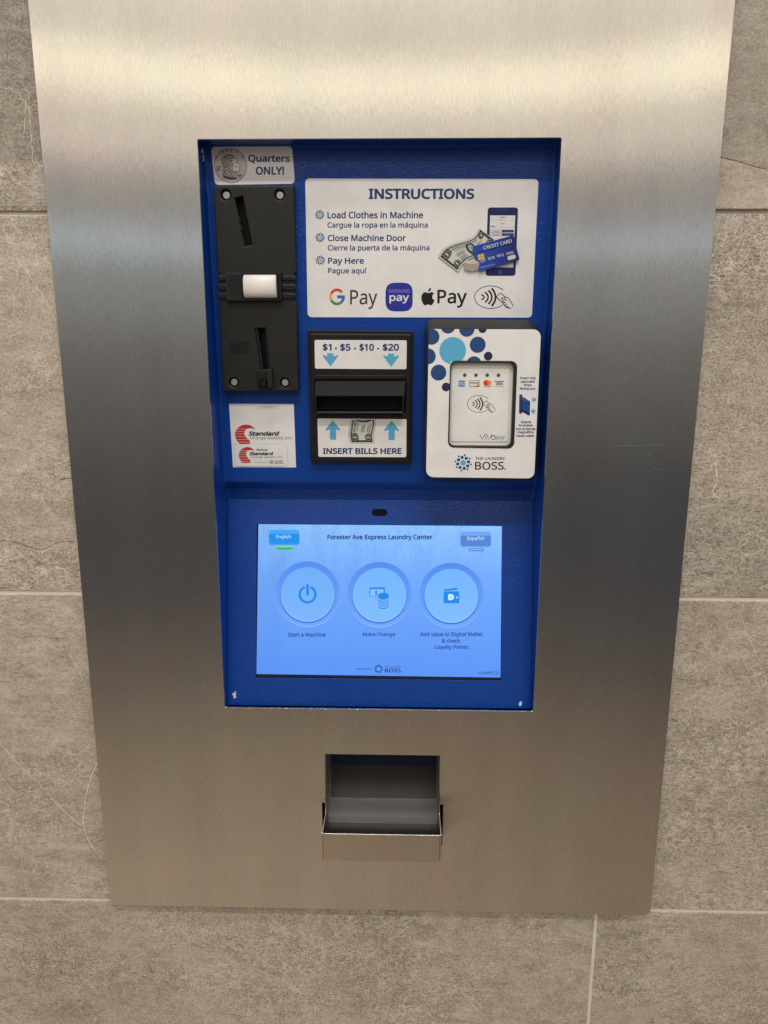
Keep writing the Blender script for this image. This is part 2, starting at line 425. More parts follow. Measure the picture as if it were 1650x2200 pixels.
class Print:
    def __init__(s, pl, k=.00012, mat=None): s.pl = pl; s.k = k; s.v = []; s.f = []; s.c = []; s.w = []; s.mat = mat or INK; s.lay = 0; s.base = None
    def up(s, n=1): s.lay += n; return s
    def _h(s): return s.k + s.lay * LAYER
    def uvs(s, pts): return [s.pl.uv(*p) for p in pts]
    def raw(s, V2, F, col, wet=0):
        b = len(s.v); h = s._h(); s.v += [s.pl.pt(u, w, h) for u, w in V2]
        for f in F:
            s.f.append(tuple(b + i for i in f))
            s.c.append([col[i] for i in f] if isinstance(col, list) else [col] * len(f))
            s.w.append(wet)
        return s
    def poly(s, uv, col, wet=0):
        if len(uv) < 3: return s
        if area2(uv) < 0:
            uv = uv[::-1]; col = col[::-1] if isinstance(col, list) else col
        return s.raw(uv, [tuple(range(len(uv)))], col, wet)
    def pxpoly(s, pts, col, r=0, wet=0):
        uv = s.uvs(pts); uv = rquad(uv, r) if r else uv
        return s.poly(uv, col, wet)
    def disc(s, c, r, col, win=None, n=36):
        """c in pixels, r in pixels (measured sideways)"""
        u = s.pl.uv(*c); e = s.pl.uv(c[0] + r, c[1]); rad = abs(e[0] - u[0])
        p = circle(u, rad, n=n)
        if win: p = clip(p, win)
        return s.poly(p, col)
    def ell(s, c, rx, ry, col, n=40):
        u = s.pl.uv(*c); a = abs(s.pl.uv(c[0] + rx, c[1])[0] - u[0]); b = abs(s.pl.uv(c[0], c[1] - ry)[1] - u[1])
        return s.poly(circle(u, a, b, n), col)
    def stroke_uv(s, P, w, col, closed=False, caps=True):
        P = [Vector(p) for p in P]; n = len(P); L = []; Rr = []
        for i in range(n):
            a = P[i - 1] if (i > 0 or closed) else P[i]; b = P[(i + 1) % n] if (i < n - 1 or closed) else P[i]
            d = (b - a); d = d.normalized() if d.length > 1e-12 else Vector((1, 0)); q = Vector((-d.y, d.x)) * w / 2
            L.append(tuple(P[i] + q)); Rr.append(tuple(P[i] - q))
        V = L + Rr; F = []
        for i in range(n if closed else n - 1):
            j = (i + 1) % n; F.append((i, n + i, n + j, j))
        s.raw(V, F, col)
        if caps and not closed and w > .0004:
            for e in (P[0], P[-1]): s.poly(circle(e, w / 2, n=12), col)
        return s
    def stroke(s, pts, wpx, col, smooth=0, closed=False, caps=True):
        uv = s.uvs(pts); w = abs(s.pl.uv(pts[0][0] + wpx, pts[0][1])[0] - s.pl.uv(*pts[0])[0])
        if smooth: uv = smooth_line(uv, smooth, closed)
        return s.stroke_uv(uv, w, col, closed, caps)
    def ellring(s, c, rx, ry, wpx, col, a0=0, a1=360, n=48):
        pts = [(c[0] + rx * math.cos(R(a0 + (a1 - a0) * i / n)), c[1] - ry * math.sin(R(a0 + (a1 - a0) * i / n))) for i in range(n + (0 if a1 - a0 == 360 else 1))]
        return s.stroke(pts, wpx, col, closed=(a1 - a0 == 360), caps=False)
    def text(s, txt, x0, y0, x1, y1, col, bold=0.0, shear=0.0):
        """ink box in picture pixels"""
        return s.text3(txt, (x0, y1), (x1, y1), (x0, y0), col, bold, shear)
    def text3(s, txt, bl, br, tl, col, bold=0.0, shear=0.0):
        V, F = glyphs(txt, bold)
        V = [(x + shear * y, y) for x, y in V]
        ring = [(0, 0)] + ([(bold * math.cos(2 * math.pi * i / 8), bold * math.sin(2 * math.pi * i / 8)) for i in range(8)] if bold > 0 else [])
        xs = [v[0] for v in V]; ys = [v[1] for v in V]; X0, X1, Y0, Y1 = min(xs) - max(bold, 0), max(xs) + max(bold, 0), min(ys) - max(bold, 0), max(ys) + max(bold, 0)
        a, b, c = (Vector(s.pl.uv(*q)) for q in (bl, br, tl))
        k0 = s.k
        for n, (dx, dy) in enumerate(ring):
            s.k = k0 + n * 1.6e-6
            s.raw([tuple(a + (b - a) * ((x + dx - X0) / (X1 - X0)) + (c - a) * ((y + dy - Y0) / (Y1 - Y0))) for x, y in V], F, col)
        s.k = k0
        return s
    def build(s, name, parent, label=None, body=None):
        """body: a Body whose shells (the plate the print lies on) join the same mesh"""
        V = list(s.v); F = list(s.f); M = [0] * len(F); mats = [s.mat]
        if body:
            b = len(V); V += body.v; mats += body.mats
            for f, mi in zip(body.f, body.m): F.append(tuple(b + i for i in f)); M.append(1 + mi)
        me = mesh_from(V, F, mats, M)
        me.color_attributes.new('ink', 'FLOAT_COLOR', 'CORNER'); buf = []
        me.attributes.new('wet', 'FLOAT', 'FACE')
        ca, wet = me.attributes['ink'], me.attributes['wet']
        for i, f in enumerate(F):
            if i < len(s.c):
                for c in s.c[i]: buf += [*c, 1]
                wet.data[i].value = s.w[i]
            else: buf += [.5, .5, .5, 1] * len(f)
        ca.data.foreach_set('color', buf)
        return mobj(name, me, parent, label)

def bubbles(P, c, r, light=SKY, ring=NAVYC, dark=PURPLE):
    """the ring-of-bubbles emblem; r = outer reach in pixels"""
    P.disc(c, r * .335, light)
    for i in range(8):
        a = R(101 - 45 * i); P.disc((c[0] + math.cos(a) * r * .64, c[1] - math.sin(a) * r * .64), r * .19, ring, n=18)
        a = R(79 - 45 * i); P.disc((c[0] + math.cos(a) * r * .905, c[1] - math.sin(a) * r * .905), r * .105, dark, n=14)

def contactless(P, x0, y0, x1, y1, lw, col=INKK):
    """oval, four waves and a hand holding a card; box = the oval"""
    w, h = x1 - x0, y1 - y0; cx, cy = (x0 + x1) / 2, (y0 + y1) / 2
    P.ellring((cx, cy), w / 2, h / 2, lw, col, 38, 318)
    q = lambda x, y: (x0 + x * w, y0 + y * h)
    for xr, hy, t in ((.30, .20, 1.5), (.425, .42, 1.7), (.54, .56, 1.9), (.655, .74, 2.1)):
        bulge = .055 + hy * .07
        pts = [(q(xr - bulge * (2 * abs(k)) ** 2, .5 + k * hy)) for k in [i / 8 - .5 for i in range(9)]]
        P.stroke(pts, lw * t * 1.35, col)
    P.up()
    P.pxpoly([q(.69, .49), q(.80, .31), q(1.0, .60), q(.90, .80)], WHITE)
    P.up()
    P.stroke([q(.90, .78), q(.695, .51), q(.69, .47), q(.79, .33), q(.82, .32), q(.99, .53)], lw, col)
    P.up()
    P.pxpoly([q(.84, .56), q(.90, .52), q(1.02, .52), q(1.10, .60), q(1.20, .90), q(1.12, 1.0), q(.98, .90), q(.88, .78)], WHITE)
    P.up()
    P.stroke([q(.93, .70), q(.84, .56), q(.88, .52), q(.95, .60), q(1.0, .64)], lw, col, 4)
    P.stroke([q(.93, .53), q(1.0, .50), q(1.07, .57), q(1.13, .70), q(1.20, .88)], lw, col, 4)
    for dx, dy in ((0, 0), (.03, .09), (.07, .17)):
        P.stroke([q(.90 + dx, .66 + dy), q(.87 + dx, .70 + dy), q(.91 + dx, .75 + dy), q(.98 + dx, .74 + dy)], lw, col, 4)
    P.stroke([q(.97, .90), q(1.02, .95), q(1.12, .985)], lw, col, 4)

# ================================================================== the tiled wall
WY = .0085
wall = thing('tiled_wall', 'grey-brown stone-look tiled wall with pale grout behind the steel panel', 'wall', (0, WY, Z0 - .82))
jr = [at(825, 456.5, WY).z, at(825, 1280.5, WY).z, at(825, 1945, WY).z]
wall['kind'] = 'thing'
G = .0017
rows = [(jr[0] + G, jr[0] + .305), (jr[1] + G, jr[0] - G), (jr[2] + G, jr[1] - G), (jr[2] - .305, jr[2] - G), (jr[2] - .613, jr[2] - .305 - 2 * G), (jr[0] + .305 + 2 * G, jr[0] + .613)]
xj = at(1273, 2080, WY).x
wp = Plane((0, WY, 0))
tb = Body(); seeds = []; tones = []; grits = []
def tile(o2, seed, tone, k1=0.0, k0=-.008, grit=.5):
    n = len(tb.f); tb.plate(wp, [o2], k0, k1, TILE, .0005); c = len(tb.f) - n
    seeds.extend([seed] * c); tones.extend([tone] * c); grits.extend([grit] * c)
TONE = {(0, 0): .72, (0, 1): .76, (1, 0): 1.07, (1, 1): .90, (2, 0): 1.02, (2, 1): .93, (3, 0): .97, (3, 1): .93}
GRIT = {(0, 0): .62, (0, 1): .12, (1, 0): .30, (1, 1): .80, (2, 0): .42, (2, 1): .70, (3, 0): .50, (3, 1): .50}
for r_, (za, zb) in enumerate(rows):
    j0 = xj if r_ not in (2, 4) else xj - .305
    if r_ < 2: j0 = -.02
    xs = [j0 + k * .61 for k in (-2, -1, 0, 1, 2)]
    for i in range(len(xs) - 1):
        a, b = max(xs[i] + G, -1.05), min(xs[i + 1] - G, 1.05)
        if b - a < .05: continue
        side = 0 if b < .19 and not (r_ == 3 and a > .1) else 1
        sd, tn = (r_ * 3.17 + i * 1.73 + .61), TONE.get((r_, side), .95); gr = GRIT.get((r_, side), .5)
        hx0, hx1, hz0, hz1 = -.168, .132, Z0 - .455, Z0 + .170          # the wall is cut open behind the kiosk
        if b <= hx0 or a >= hx1 or zb <= hz0 or za >= hz1:
            tile([(a, za), (b, za), (b, zb), (a, zb)], sd, tn, grit=gr); continue
        for q0, q1, w0, w1 in ((a, hx0, za, zb), (hx1, b, za, zb), (max(a, hx0), min(b, hx1), za, hz0), (max(a, hx0), min(b, hx1), hz1, zb)):
            if q1 - q0 > .002 and w1 - w0 > .002: tile([(q0, w0), (q1, w0), (q1, w1), (q0, w1)], sd, tn, grit=gr)
# broken-cleft slab edge on the top right tile
cl = [at(x, y, WY - .0012) for x, y in ((1495, 336), (1545, 340), (1585, 349), (1630, 362), (1700, 372), (1720, 449), (1495, 449.5))]
tile([(p.x, p.z) for p in cl], 4.4, 1.02, .0017, -.001, .05)
# crumbly fossil bands along the lower edge of two tiles on the left
def band(pts, seed, tone, grit):
    q = [at(x, y, WY) for x, y in pts]; n = len(tb.f)
    tb.plate(wp, [[(p.x, p.z) for p in q]], -.0004, .00012, TILE, .00005); c = len(tb.f) - n
    seeds.extend([seed] * c); tones.extend([tone] * c); grits.extend([grit] * c)
band([(-80, 1178), (-30, 1170), (10, 1174), (30, 1171), (52, 1178), (75, 1183), (92, 1187), (110, 1181), (128, 1172), (150, 1166), (172, 1171), (200, 1180), (200, 1266.5), (-80, 1264.5)], 9.3, 1.0, 1.15)
band([(-80, 347), (-20, 352), (10, 346), (28, 351), (48, 345), (66, 350), (82, 344), (110, 348), (110, 444.5), (-80, 443)], 2.7, .86, .95)
band([(1480, 1120), (1502, 1098), (1530, 1086), (1556, 1080), (1590, 1066), (1612, 1074), (1640, 1090), (1690, 1086), (1690, 1283), (1460, 1282)], 5.9, .80, 1.1)
# calcite veins that can be seen to run across the tiles
def vein(pts, w, mat=None):
    P = [wp.uv(*p) for p in pts]; Q = smooth_line(P, 9)
    Q = [(x + random.gauss(0, .00022), z + random.gauss(0, .00022)) for x, z in Q]
    L = []; Rr = []
    for i, (x, z) in enumerate(Q):
        a, b = Q[max(i - 1, 0)], Q[min(i + 1, len(Q) - 1)]; d = Vector((b[0] - a[0], b[1] - a[1])).normalized()
        h = w * random.uniform(.3, 1.15) / 2 * (1 if 0 < i < len(Q) - 1 else .2)
        L.append(wp.pt(x - d.y * h, z + d.x * h, .00005)); Rr.append(wp.pt(x + d.y * h, z - d.x * h, .00005))
    n = len(Q); tb.add(L + Rr, [(i, i + 1, n + i + 1, n + i) for i in range(n - 1)], mat or VEIN)
    seeds.extend([0] * (n - 1)); tones.extend([1] * (n - 1)); grits.extend([.5] * (n - 1))
for pts, w in (([(2, 480), (30, 545), (62, 590), (95, 640), (119, 690)], .0006), ([(92, 540), (108, 572)], .0004), ([(30, 612), (28, 680), (18, 740)], .00035),
               ([(135, 1375), (160, 1425), (188, 1482)], .0006), ([(0, 1322), (60, 1342), (105, 1350), (132, 1374)], .0005),
               ([(0, 1597), (52, 1655), (90, 1690), (130, 1735), (180, 1778)], .0008), ([(82, 1670), (93, 1712)], .0004),
               ([(210, 1636), (192, 1680), (181, 1735), (181, 1782), (200, 1822), (218, 1846)], .0009), ([(72, 1620), (73, 1662)], .0004),
               ([(30, 1790), (45, 1840), (58, 1920)], .0005), ([(62, 205), (66, 280), (70, 360)], .0005), ([(52, 290), (56, 215)], .0004),
               ([(1537, 990), (1540, 1030), (1532, 1058), (1550, 1075)], .0009), ([(1495, 1092), (1520, 1088), (1534, 1083)], .0007),
               ([(1490, 1130), (1500, 1118), (1525, 1114), (1550, 1120)], .0006), ([(1552, 1076), (1575, 1072), (1590, 1095), (1600, 1070)], .0008),
               ([(1590, 1310), (1605, 1360), (1622, 1400), (1640, 1440)], .0004), ([(985, 2178), (1000, 2168), (1030, 2172)], .0007)):
    vein(pts, w)
for pts, w in (([(1541, 338.5), (1562, 341), (1585, 346.5), (1608, 354), (1632, 361), (1655, 366)], .0011), ([(1560, 372), (1573, 395), (1590, 412), (1607, 440)], .0005), ([(1562, 388), (1580, 380), (1600, 379), (1630, 383)], .0004),
               ([(0, 1160), (30, 1164), (55, 1172), (80, 1180), (100, 1178), (125, 1166), (160, 1163)], .0007), ([(128, 1030), (150, 1027), (156, 1028)], .0009), ([(0, 985), (14, 983)], .0005),
               ([(40, 1372), (65, 1368), (88, 1366), (110, 1372), (150, 1370)], .0005), ([(1448, 1455), (1465, 1460), (1492, 1461)], .0006), ([(122, 1389), (127, 1391)], .0008)):
    vein(pts, w, CRACK)
me = mesh_from(tb.v, tb.f, tb.mats, tb.m)
me.attributes.new('tile_seed', 'FLOAT_VECTOR', 'FACE'); me.attributes.new('tile_tone', 'FLOAT', 'FACE'); me.attributes.new('tile_grit', 'FLOAT', 'FACE')
me.attributes['tile_grit'].data.foreach_set('value', grits)
a1, a2 = me.attributes['tile_seed'], me.attributes['tile_tone']
a1.data.foreach_set('vector', [x for s in seeds for x in (s, s * .37, s * .71)]); a2.data.foreach_set('value', tones)
facing = mobj('tile_facing', me, wall)
gb = Body(); zs = [jr[2] - .615, jr[2] + .05, jr[1] + .05, jr[0] + .615]
for k, dep in enumerate((.0011, .0011, .0024)):                 # the topmost joint is raked deeper
    gp = Plane((0, WY + dep, 0)); z0_, z1_ = zs[k] + .0002, zs[k + 1] - .0002
    if z1_ < Z0 - .456: 
        gb.plate(gp, [[(-1.05, z0_), (1.05, z0_), (1.05, z1_), (-1.05, z1_)]], -.010, 0, GROUT, .0001); continue
    if k == 2:
        gb.plate(gp, [[(-1.05, Z0 + .18), (1.05, Z0 + .18), (1.05, z1_), (-1.05, z1_)]], -.010, 0, GROUT, .0001); z1_ = Z0 + .1798
    for q0, q1 in ((-1.05, -.168), (.132, 1.05)): gb.plate(gp, [[(q0, z0_), (q1, z0_), (q1, z1_), (q0, z1_)]], -.010, 0, GROUT, .0001)
gb.build('grout', wall)

# ================================================================== the kiosk
kiosk = thing('payment_kiosk', 'wall-mounted stainless steel laundry payment kiosk with blue recess and lit touchscreen', 'payment kiosk', (-.018, 0, Z0 - .5107))
FP = Plane((0, 0, 0))
PXL, PXR, PZB = -.2717, .2353, Z0 - .5107
OXL, OXR, OZT, OZB = -.1534, .1176, Z0 + .1560, Z0 - .3057
TXL, TXR = at(697.8, 1620.3, 0).x, at(946.6, 1623.3, 0).x
TZT = at(822, 1622, 0).z; TZN = at(822, 1727, 0).z; TZB = at(822, 1792, 0).z - .012
NW = .0032
outer = rquad([(PXL, PZB), (PXR, PZB), (PXR, Z0 + .42), (PXL, Z0 + .42)], [.006, .006, .006, .006])
hole = rquad([(OXL, OZB), (OXR, OZB), (OXR, OZT), (OXL, OZT)], .0012, 3)
cup = [(TXL, TZT), (TXR, TZT), (TXR, TZN), (TXR + NW, TZN), (TXR + NW, TZB), (TXL - NW, TZB), (TXL - NW, TZN), (TXL, TZN)]
fb = Body(); fb.plate(FP, [outer, hole, cup], -.0022, 0, STEEL, .00035)
def scratch(pts, w):
    Q = smooth_line([FP.uv(*p) for p in pts], 6); n = len(Q); L = []
    for s_ in (1, -1):
        for i, (x, z) in enumerate(Q):
            a, c = Q[max(i - 1, 0)], Q[min(i + 1, n - 1)]; d = Vector((c[0] - a[0], c[1] - a[1])).normalized(); h = s_ * w / 2 * (1 if 0 < i < n - 1 else .2)
            L.append(FP.pt(x - d.y * h, z + d.x * h, .00003))
    fb.add(L, [(i, i + 1, n + i + 1, n + i) for i in range(n - 1)], STEEL_EDGE)
for pts, w in (([(1320, 958), (1380, 957), (1427, 955)], .00022), ([(1385, 979), (1400, 977)], .0002), ([(1384, 987), (1398, 1002), (1440, 1012)], .00012), ([(1457, 933), (1475, 935)], .00012),
               ([(308, 548), (312, 541), (309, 534)], .0002), ([(1360, 428), (1364, 440)], .00015), ([(1328, 690), (1333, 696)], .00015), ([(950, 1721), (968, 1712)], .0002), ([(252, 910), (254, 918)], .00012), ([(180, 1068), (182, 1080)], .00015)):
    scratch(pts, w)
fb.build('faceplate', kiosk)
# wall flange behind the plate holds it 6 mm off the tiles
ib = Body()
ins = .007
ib.plate(FP, [[(PXL + ins, PZB + ins), (PXR - ins, PZB + ins), (PXR - ins, Z0 + .415), (PXL + ins, Z0 + .415)],
              [(OXL - .004, OZB - .03), (OXR + .004, OZB - .03), (OXR + .004, OZT + .004), (OXL - .004, OZT + .004)],
              [(TXL - .008, TZB - .001), (TXR + .008, TZB - .001), (TXR + .008, TZT + .004), (TXL - .008, TZT + .004)]], -.0083, -.0024, STEEL_EDGE, .0002)
ib.build('mounting_flange', kiosk)

# added dark box behind everything, keeps surround light from leaking through the gaps
rb = Body(); X0, X1, Y0, Y1, ZZ0, ZZ1 = -.160, .124, .0075, .075, Z0 - .452, Z0 + .166
c8 = [Vector((x, y, z)) for y in (Y0, Y1) for x, z in ((X0, ZZ0), (X1, ZZ0), (X1, ZZ1), (X0, ZZ1))]
rb.add(c8, [(4, 5, 6, 7)] + [(i, (i + 1) % 4, 4 + (i + 1) % 4, 4 + i) for i in range(4)], VOID)
rb.build('backing_box', kiosk)

# ---- blue housing inside the opening
D0, D1, D2, D3 = .0205, .0370, .0490, .0125
def zc(py, y): return at(825, py, y).z
ztop = OZT + .001
zA, zB_, zC, zD = ztop, zc(1037, D1), zc(1074, D2), OZB - .004
xl, xr = OXL - .0006, OXR + .0006
UP = Plane((0, D0, zA), (0, (D1 - D0), zB_ - zA) if False else (0, -(D1 - D0), -(zB_ - zA)))
LO = Plane((0, D2, zC), (0, D2 - D3, zC - zD))
hb = Body()
prof = [(.0024, zA), (D0, zA), (D1, zB_)]
Lw = [Vector((xl, y, z)) for y, z in prof]; Rw = [Vector((xr, y, z)) for y, z in prof]
zMid = zB_ + (zC - zB_) * .42; yMid = D1 + (D2 - D1) * .62
full = prof + [(yMid, zMid), (D2, zC)]
Lf = [Vector((xl, y, z)) for y, z in full]; Rf = [Vector((xr, y, z)) for y, z in full]
for i in range(len(full) - 1): hb.quad(Lf[i], Rf[i], Rf[i + 1], Lf[i + 1], BLUE)
sideprof = full + [(D3, zD), (.0024, zD)]
for X in (xl, xr):
    hb.add([Vector((X, y, z)) for y, z in sideprof], [tuple(range(len(sideprof)))], BLUE)
# lower sloped panel with the screen cut-out and the camera slot
c_ = [LO.uv(*p) for p in ((551.5, 1125.5), (1079.5, 1130.0), (1077.0, 1462.5), (549.0, 1456.0))]
lens = rquad([LO.uv(*p) for p in ((799, 1094), (832, 1094), (832, 1109), (799, 1109))], .0032, 6)
vlen = Vector((0, D3 - D2, zD - zC)).length
hb.plate(LO, [[(xl, 0), (xr, 0), (xr, -vlen), (xl, -vlen)], rquad(c_, .0006, 3), lens], -.0016, 0, BLUE, .00025)
housing = hb.build('blue_housing', kiosk, 'recessed blue powder-coated housing', weld=True, bevel=.0018)
lb = Body(); lb.plate(LO, [[(u * 1.0, w) for u, w in rquad([LO.uv(*p) for p in ((797, 1092), (834, 1092), (834, 1111), (797, 1111))], .003)]], -.0032, -.0022, DARK_GLASS)
lb.build('camera_window', housing)
def chip(plane, pts, name='paint_chip'):
    b = Body(); b.plate(plane, [smooth_line([plane.uv(*p) for p in pts], 3, True)], 0.00002, .00016, CHIP, .00004); b.build(name, housing)
Zl = Zoom(470, 1400, 4.714); Zr = Zoom(810, 1400, 4.714)
chip(LO, Zl.L([(140, 425), (150, 415), (160, 418), (162, 405), (172, 400), (174, 412), (168, 420), (178, 430), (170, 445), (177, 460), (160, 474), (146, 462), (154, 448), (138, 438)]))
chip(LO, Zr.L([(1443, 510), (1466, 504), (1462, 545), (1436, 547)]))
class SidePlane(Plane):
    def __init__(s, x): s.o = Vector((x, 0, 0)); s.x = Vector((0, -1, 0)); s.v = Vector((0, 0, 1)); s.n = Vector((1, 0, 0))
SP = SidePlane(xl)
chip(SP, ZA.L([(178, 225), (205, 220), (218, 262), (236, 275), (238, 340), (220, 372), (196, 366), (200, 330), (190, 300), (205, 285), (180, 262)]))

# ================================================================== coin acceptor
CK = .0100
CP = UP.raised(CK)
b = Body()
m_out = [CP.uv(*p) for p in ZA.L([(318, 652), (1266, 650)])] + [CP.uv(*p) for p in ((630.5, 589), (633.5, 589), (634.3, 645), (632, 645), (640.5, 841), (478, 841.5), (472.2, 648), (467, 648), (467.5, 589), (468.5, 589))]
m_out = [CP.uv(*p) for p in ((457.5, 398.5), (630.5, 398), (635, 585), (631.5, 588), (633, 648), (637, 652), (641.5, 840.5), (477.5, 841), (470.5, 652), (474, 648), (471, 588), (467, 585))]
slot1 = [CP.uv(*p) for p in ZA.L([(572, 803), (664, 781), (778, 1352), (684, 1368)])]
slot2 = [CP.uv(*p) for p in ZB.L([(735, 330), (855, 325), (893, 760), (800, 772)])]
sc_px = [ZA(468, 763), ZA(1103, 763), ZB(510, 908), ZB(1058, 913)]
holes = [circle(CP.uv(*p), .0039, n=28) for p in sc_px]
b.plate(CP, [m_out, slot1, slot2] + holes, -CK + .0004, 0, BLACK, .0011)
coin = b.build('coin_acceptor', kiosk, 'black plastic coin acceptor with white return button')
for s_, nm in ((slot1, 'coin_slot'), (slot2, 'coin_guide')):
    q = Body(); g = [(u, w) for u, w in s_]; cx = sum(u for u, w in g) / 4; cy = sum(w for u, w in g) / 4
    big = [(cx + (u - cx) * 1.25, cy + (w - cy) * 1.05) for u, w in g]
    q.plate(CP, [big], -CK + .0002, -CK + .0016, VOID, .0002)
    if nm == 'coin_slot':      # the scalloped left lip inside the slot
        a, d = Vector(g[0]), Vector(g[3])
        for t0, t1, w0 in ((.02, .30, .0003), (.33, .50, .0009), (.53, .66, .0010), (.70, .98, .0006)):
            p0, p1 = a.lerp(d, t0), a.lerp(d, t1)
            q.plate(CP, [[tuple(p0 - Vector((.0012, 0))), tuple(p1 - Vector((.0012, 0))), tuple(p1 + Vector((w0, 0))), tuple(p0 + Vector((w0 * .5, 0)))]], -.0062, -.0018, BLACK, .0004)
    else:
        for k in (0, 1):
            P0, P1 = (Vector(g[0]), Vector(g[3])) if k == 0 else (Vector(g[1]), Vector(g[2]))
            dx = .0022 if k == 0 else -.0012
            q.plate(CP, [[tuple(P0), tuple(P1), tuple(P1 + Vector((dx, 0))), tuple(P0 + Vector((dx, 0)))]], -.007, -.0016, BLACK_SMOOTH, .0003)
    q.build(nm, coin)
def screw_(p):
    q = Body(); c = CP.uv(*p); q.disc(CP, c, .0029, -.0055, -.0020, SCREW, .0006)
    q.add([CP.pt(c[0] + .0039 * math.cos(a), c[1] + .0039 * math.sin(a), -.0040) for a in [i * math.pi / 12 for i in range(24)]], [tuple(range(24))], VOID)
    q.disc(CP, (c[0] + .0003, c[1] - .0002), .0012, -.00205, -.00192, SCREW, .00005)
    return q.build('screw', coin)
for p in sc_px: screw_(p)
# grip ribs left and right of the button
for x0, x1 in ((466.5, 489), (604, 636)):
    for ya, yb in ((591, 604), (609.5, 624), (629, 642.5)):
        q = Body(); pts = rquad([CP.uv(*p) for p in ((x0, ya), (x1, ya), (x1, yb), (x0, yb))], .0018, 5)
        q.plate(CP, [pts], -.004, .0016, BLACK_SMOOTH, .0012); q.build('grip_rib', coin)
bh = Body()
B_ = [CP.uv(*p) for p in ((486, 586), (605, 586), (607, 646.5), (488.5, 646.5))]
win1 = [CP.uv(*p) for p in ((522.5, 588.8), (600.5, 588.8), (602, 641.5), (524.5, 641.5))]
bh.plate(CP, [B_, win1], -.002, .0050, BLACK, .0008)
ins_ = [CP.uv(*p) for p in ZA.L([(512, 1703), (652, 1703), (660, 1945), (522, 1945)])]
bh.plate(CP, [ins_], .0046, .0054, BLACK_SMOOTH, .0003)
bh.plate(CP, [[CP.uv(*p) for p in ((519, 586), (604, 586), (604, 645), (519, 645))]], -.002, -.0005, VOID, .0003)
bh.build('button_surround', coin)
# white rocker: half-round profile
q = Body(); tl = CP.uv(525.8, 590.5); br = CP.uv(597.5, 640.5)
rings = []
for u in (tl[0], tl[0] + .0006, br[0] - .0006, br[0]):
    e = .0007 if u in (tl[0], br[0]) else 0
    ring = []
    for i in range(15):
        t = math.pi * i / 14; w = (tl[1] + br[1]) / 2 + ((tl[1] - br[1]) / 2 - e) * math.cos(t)
        ring.append(CP.pt(u, w, .0028 + (.0068 - e) * math.sin(t) ** .62))
    rings.append(ring)
q.loft(rings, WHITE_PLASTIC, True, True)
o = q.build('return_button', coin, 'white rounded push button', smooth=False)
for p_ in o.data.polygons:
    if len(p_.vertices) == 4: p_.use_smooth = True
# coin chute lip under the lower slot
q = Body(); P0 = [CP.uv(*p) for p in ZB.L([(765, 775), (928, 757), (945, 966), (778, 970)])]
nt_ = [CP.uv(*p) for p in ZB.L([(786, 870), (848, 868), (853, 930), (792, 933)])]
q.plate(CP, [P0, nt_], -.001, .0034, BLACK_SMOOTH, .0007)
q.plate(CP, [[CP.uv(*p) for p in ZB.L([(872, 770), (928, 762), (942, 960), (885, 962)])]], .002, .0046, BLACK, .0008)
q.plate(CP, [[CP.uv(*p) for p in ZB.L([(780, 862), (860, 862), (865, 938), (785, 938)])]], -.0005, .0004, VOID, .0001)
q.build('chute_lip', coin)
# moulded hexagonal emblem
q = Body(); hexo = [CP.uv(*p) for p in ZB.L([(447, 530), (490, 456), (662, 456), (703, 530), (662, 604), (490, 604)])]
hexi = [CP.uv(*p) for p in ZB.L([(456, 530), (495, 464), (657, 464), (694, 530), (657, 596), (495, 596)])]
q.plate(CP, [hexo, hexi], -.0002, .00022, BLACK_SMOOTH, .00008)
eb = Print(CP, .00030, EMBOSS); eb.text('NRI', *ZB(485, 466), *ZB(668, 595), (0, 0, 0), .045)
eb.build('moulded_emblem', coin, body=q)

# ================================================================== stickers
def corner_plate(pl, pts, r, k1, mat, k0=0.00003): 
    b = Body(); b.plate(pl, [rquad([pl.uv(*p) for p in pts], r)], k0, k1, mat, .00005); return b
LABEL = plain('label_stock', (.80, .79, .785), .42, .03, 600, .35)
# --- quarters sticker
qs = corner_plate(UP, ZA.L([(292, 195), (1250, 183), (1287, 632), (340, 648)]), .0034, .0003, LABEL).build('quarters_sticker', kiosk)
P = Print(UP, .00036)
COIN = (.61, .575, .555); COIN2 = (.77, .735, .71); COIND = (.055, .048, .047)
cc = ZA(525, 418); rx_, ry_ = 195 / 5.5, 210 / 5.5
P.ell(cc, rx_, ry_, COIND); P.up().ell(cc, rx_ * .975, ry_ * .975, COIN2); P.up().ell(cc, rx_ * .935, ry_ * .935, COIND); P.up().ell(cc, rx_ * .92, ry_ * .92, COIN); P.up()
head = [(500, 280), (545, 292), (585, 318), (608, 350), (610, 372), (622, 395), (648, 425), (630, 437), (641, 450), (633, 461), (640, 471), (634, 490), (605, 502), (590, 520), (585, 555), (600, 575), (520, 572), (440, 545), (432, 450), (416, 380), (416, 335), (440, 298), (470, 283)]
P.poly(smooth_line(P.uvs(ZA.L(head)), 4, True), COIND); P.up()
hc = ZA(520, 420); inn = [(hc[0] + (x - hc[0]) * .965, hc[1] + (y - hc[1]) * .975) for x, y in ZA.L(head)]
P.poly(smooth_line(P.uvs(inn), 4, True), (.47, .44, .425)); P.up()
P.poly(smooth_line(P.uvs(ZA.L([(560, 335), (600, 352), (606, 378), (618, 398), (640, 424), (622, 434), (632, 452), (626, 470), (622, 484), (596, 492), (572, 480), (552, 440), (545, 390)])), 3, True), COIN2); P.up()
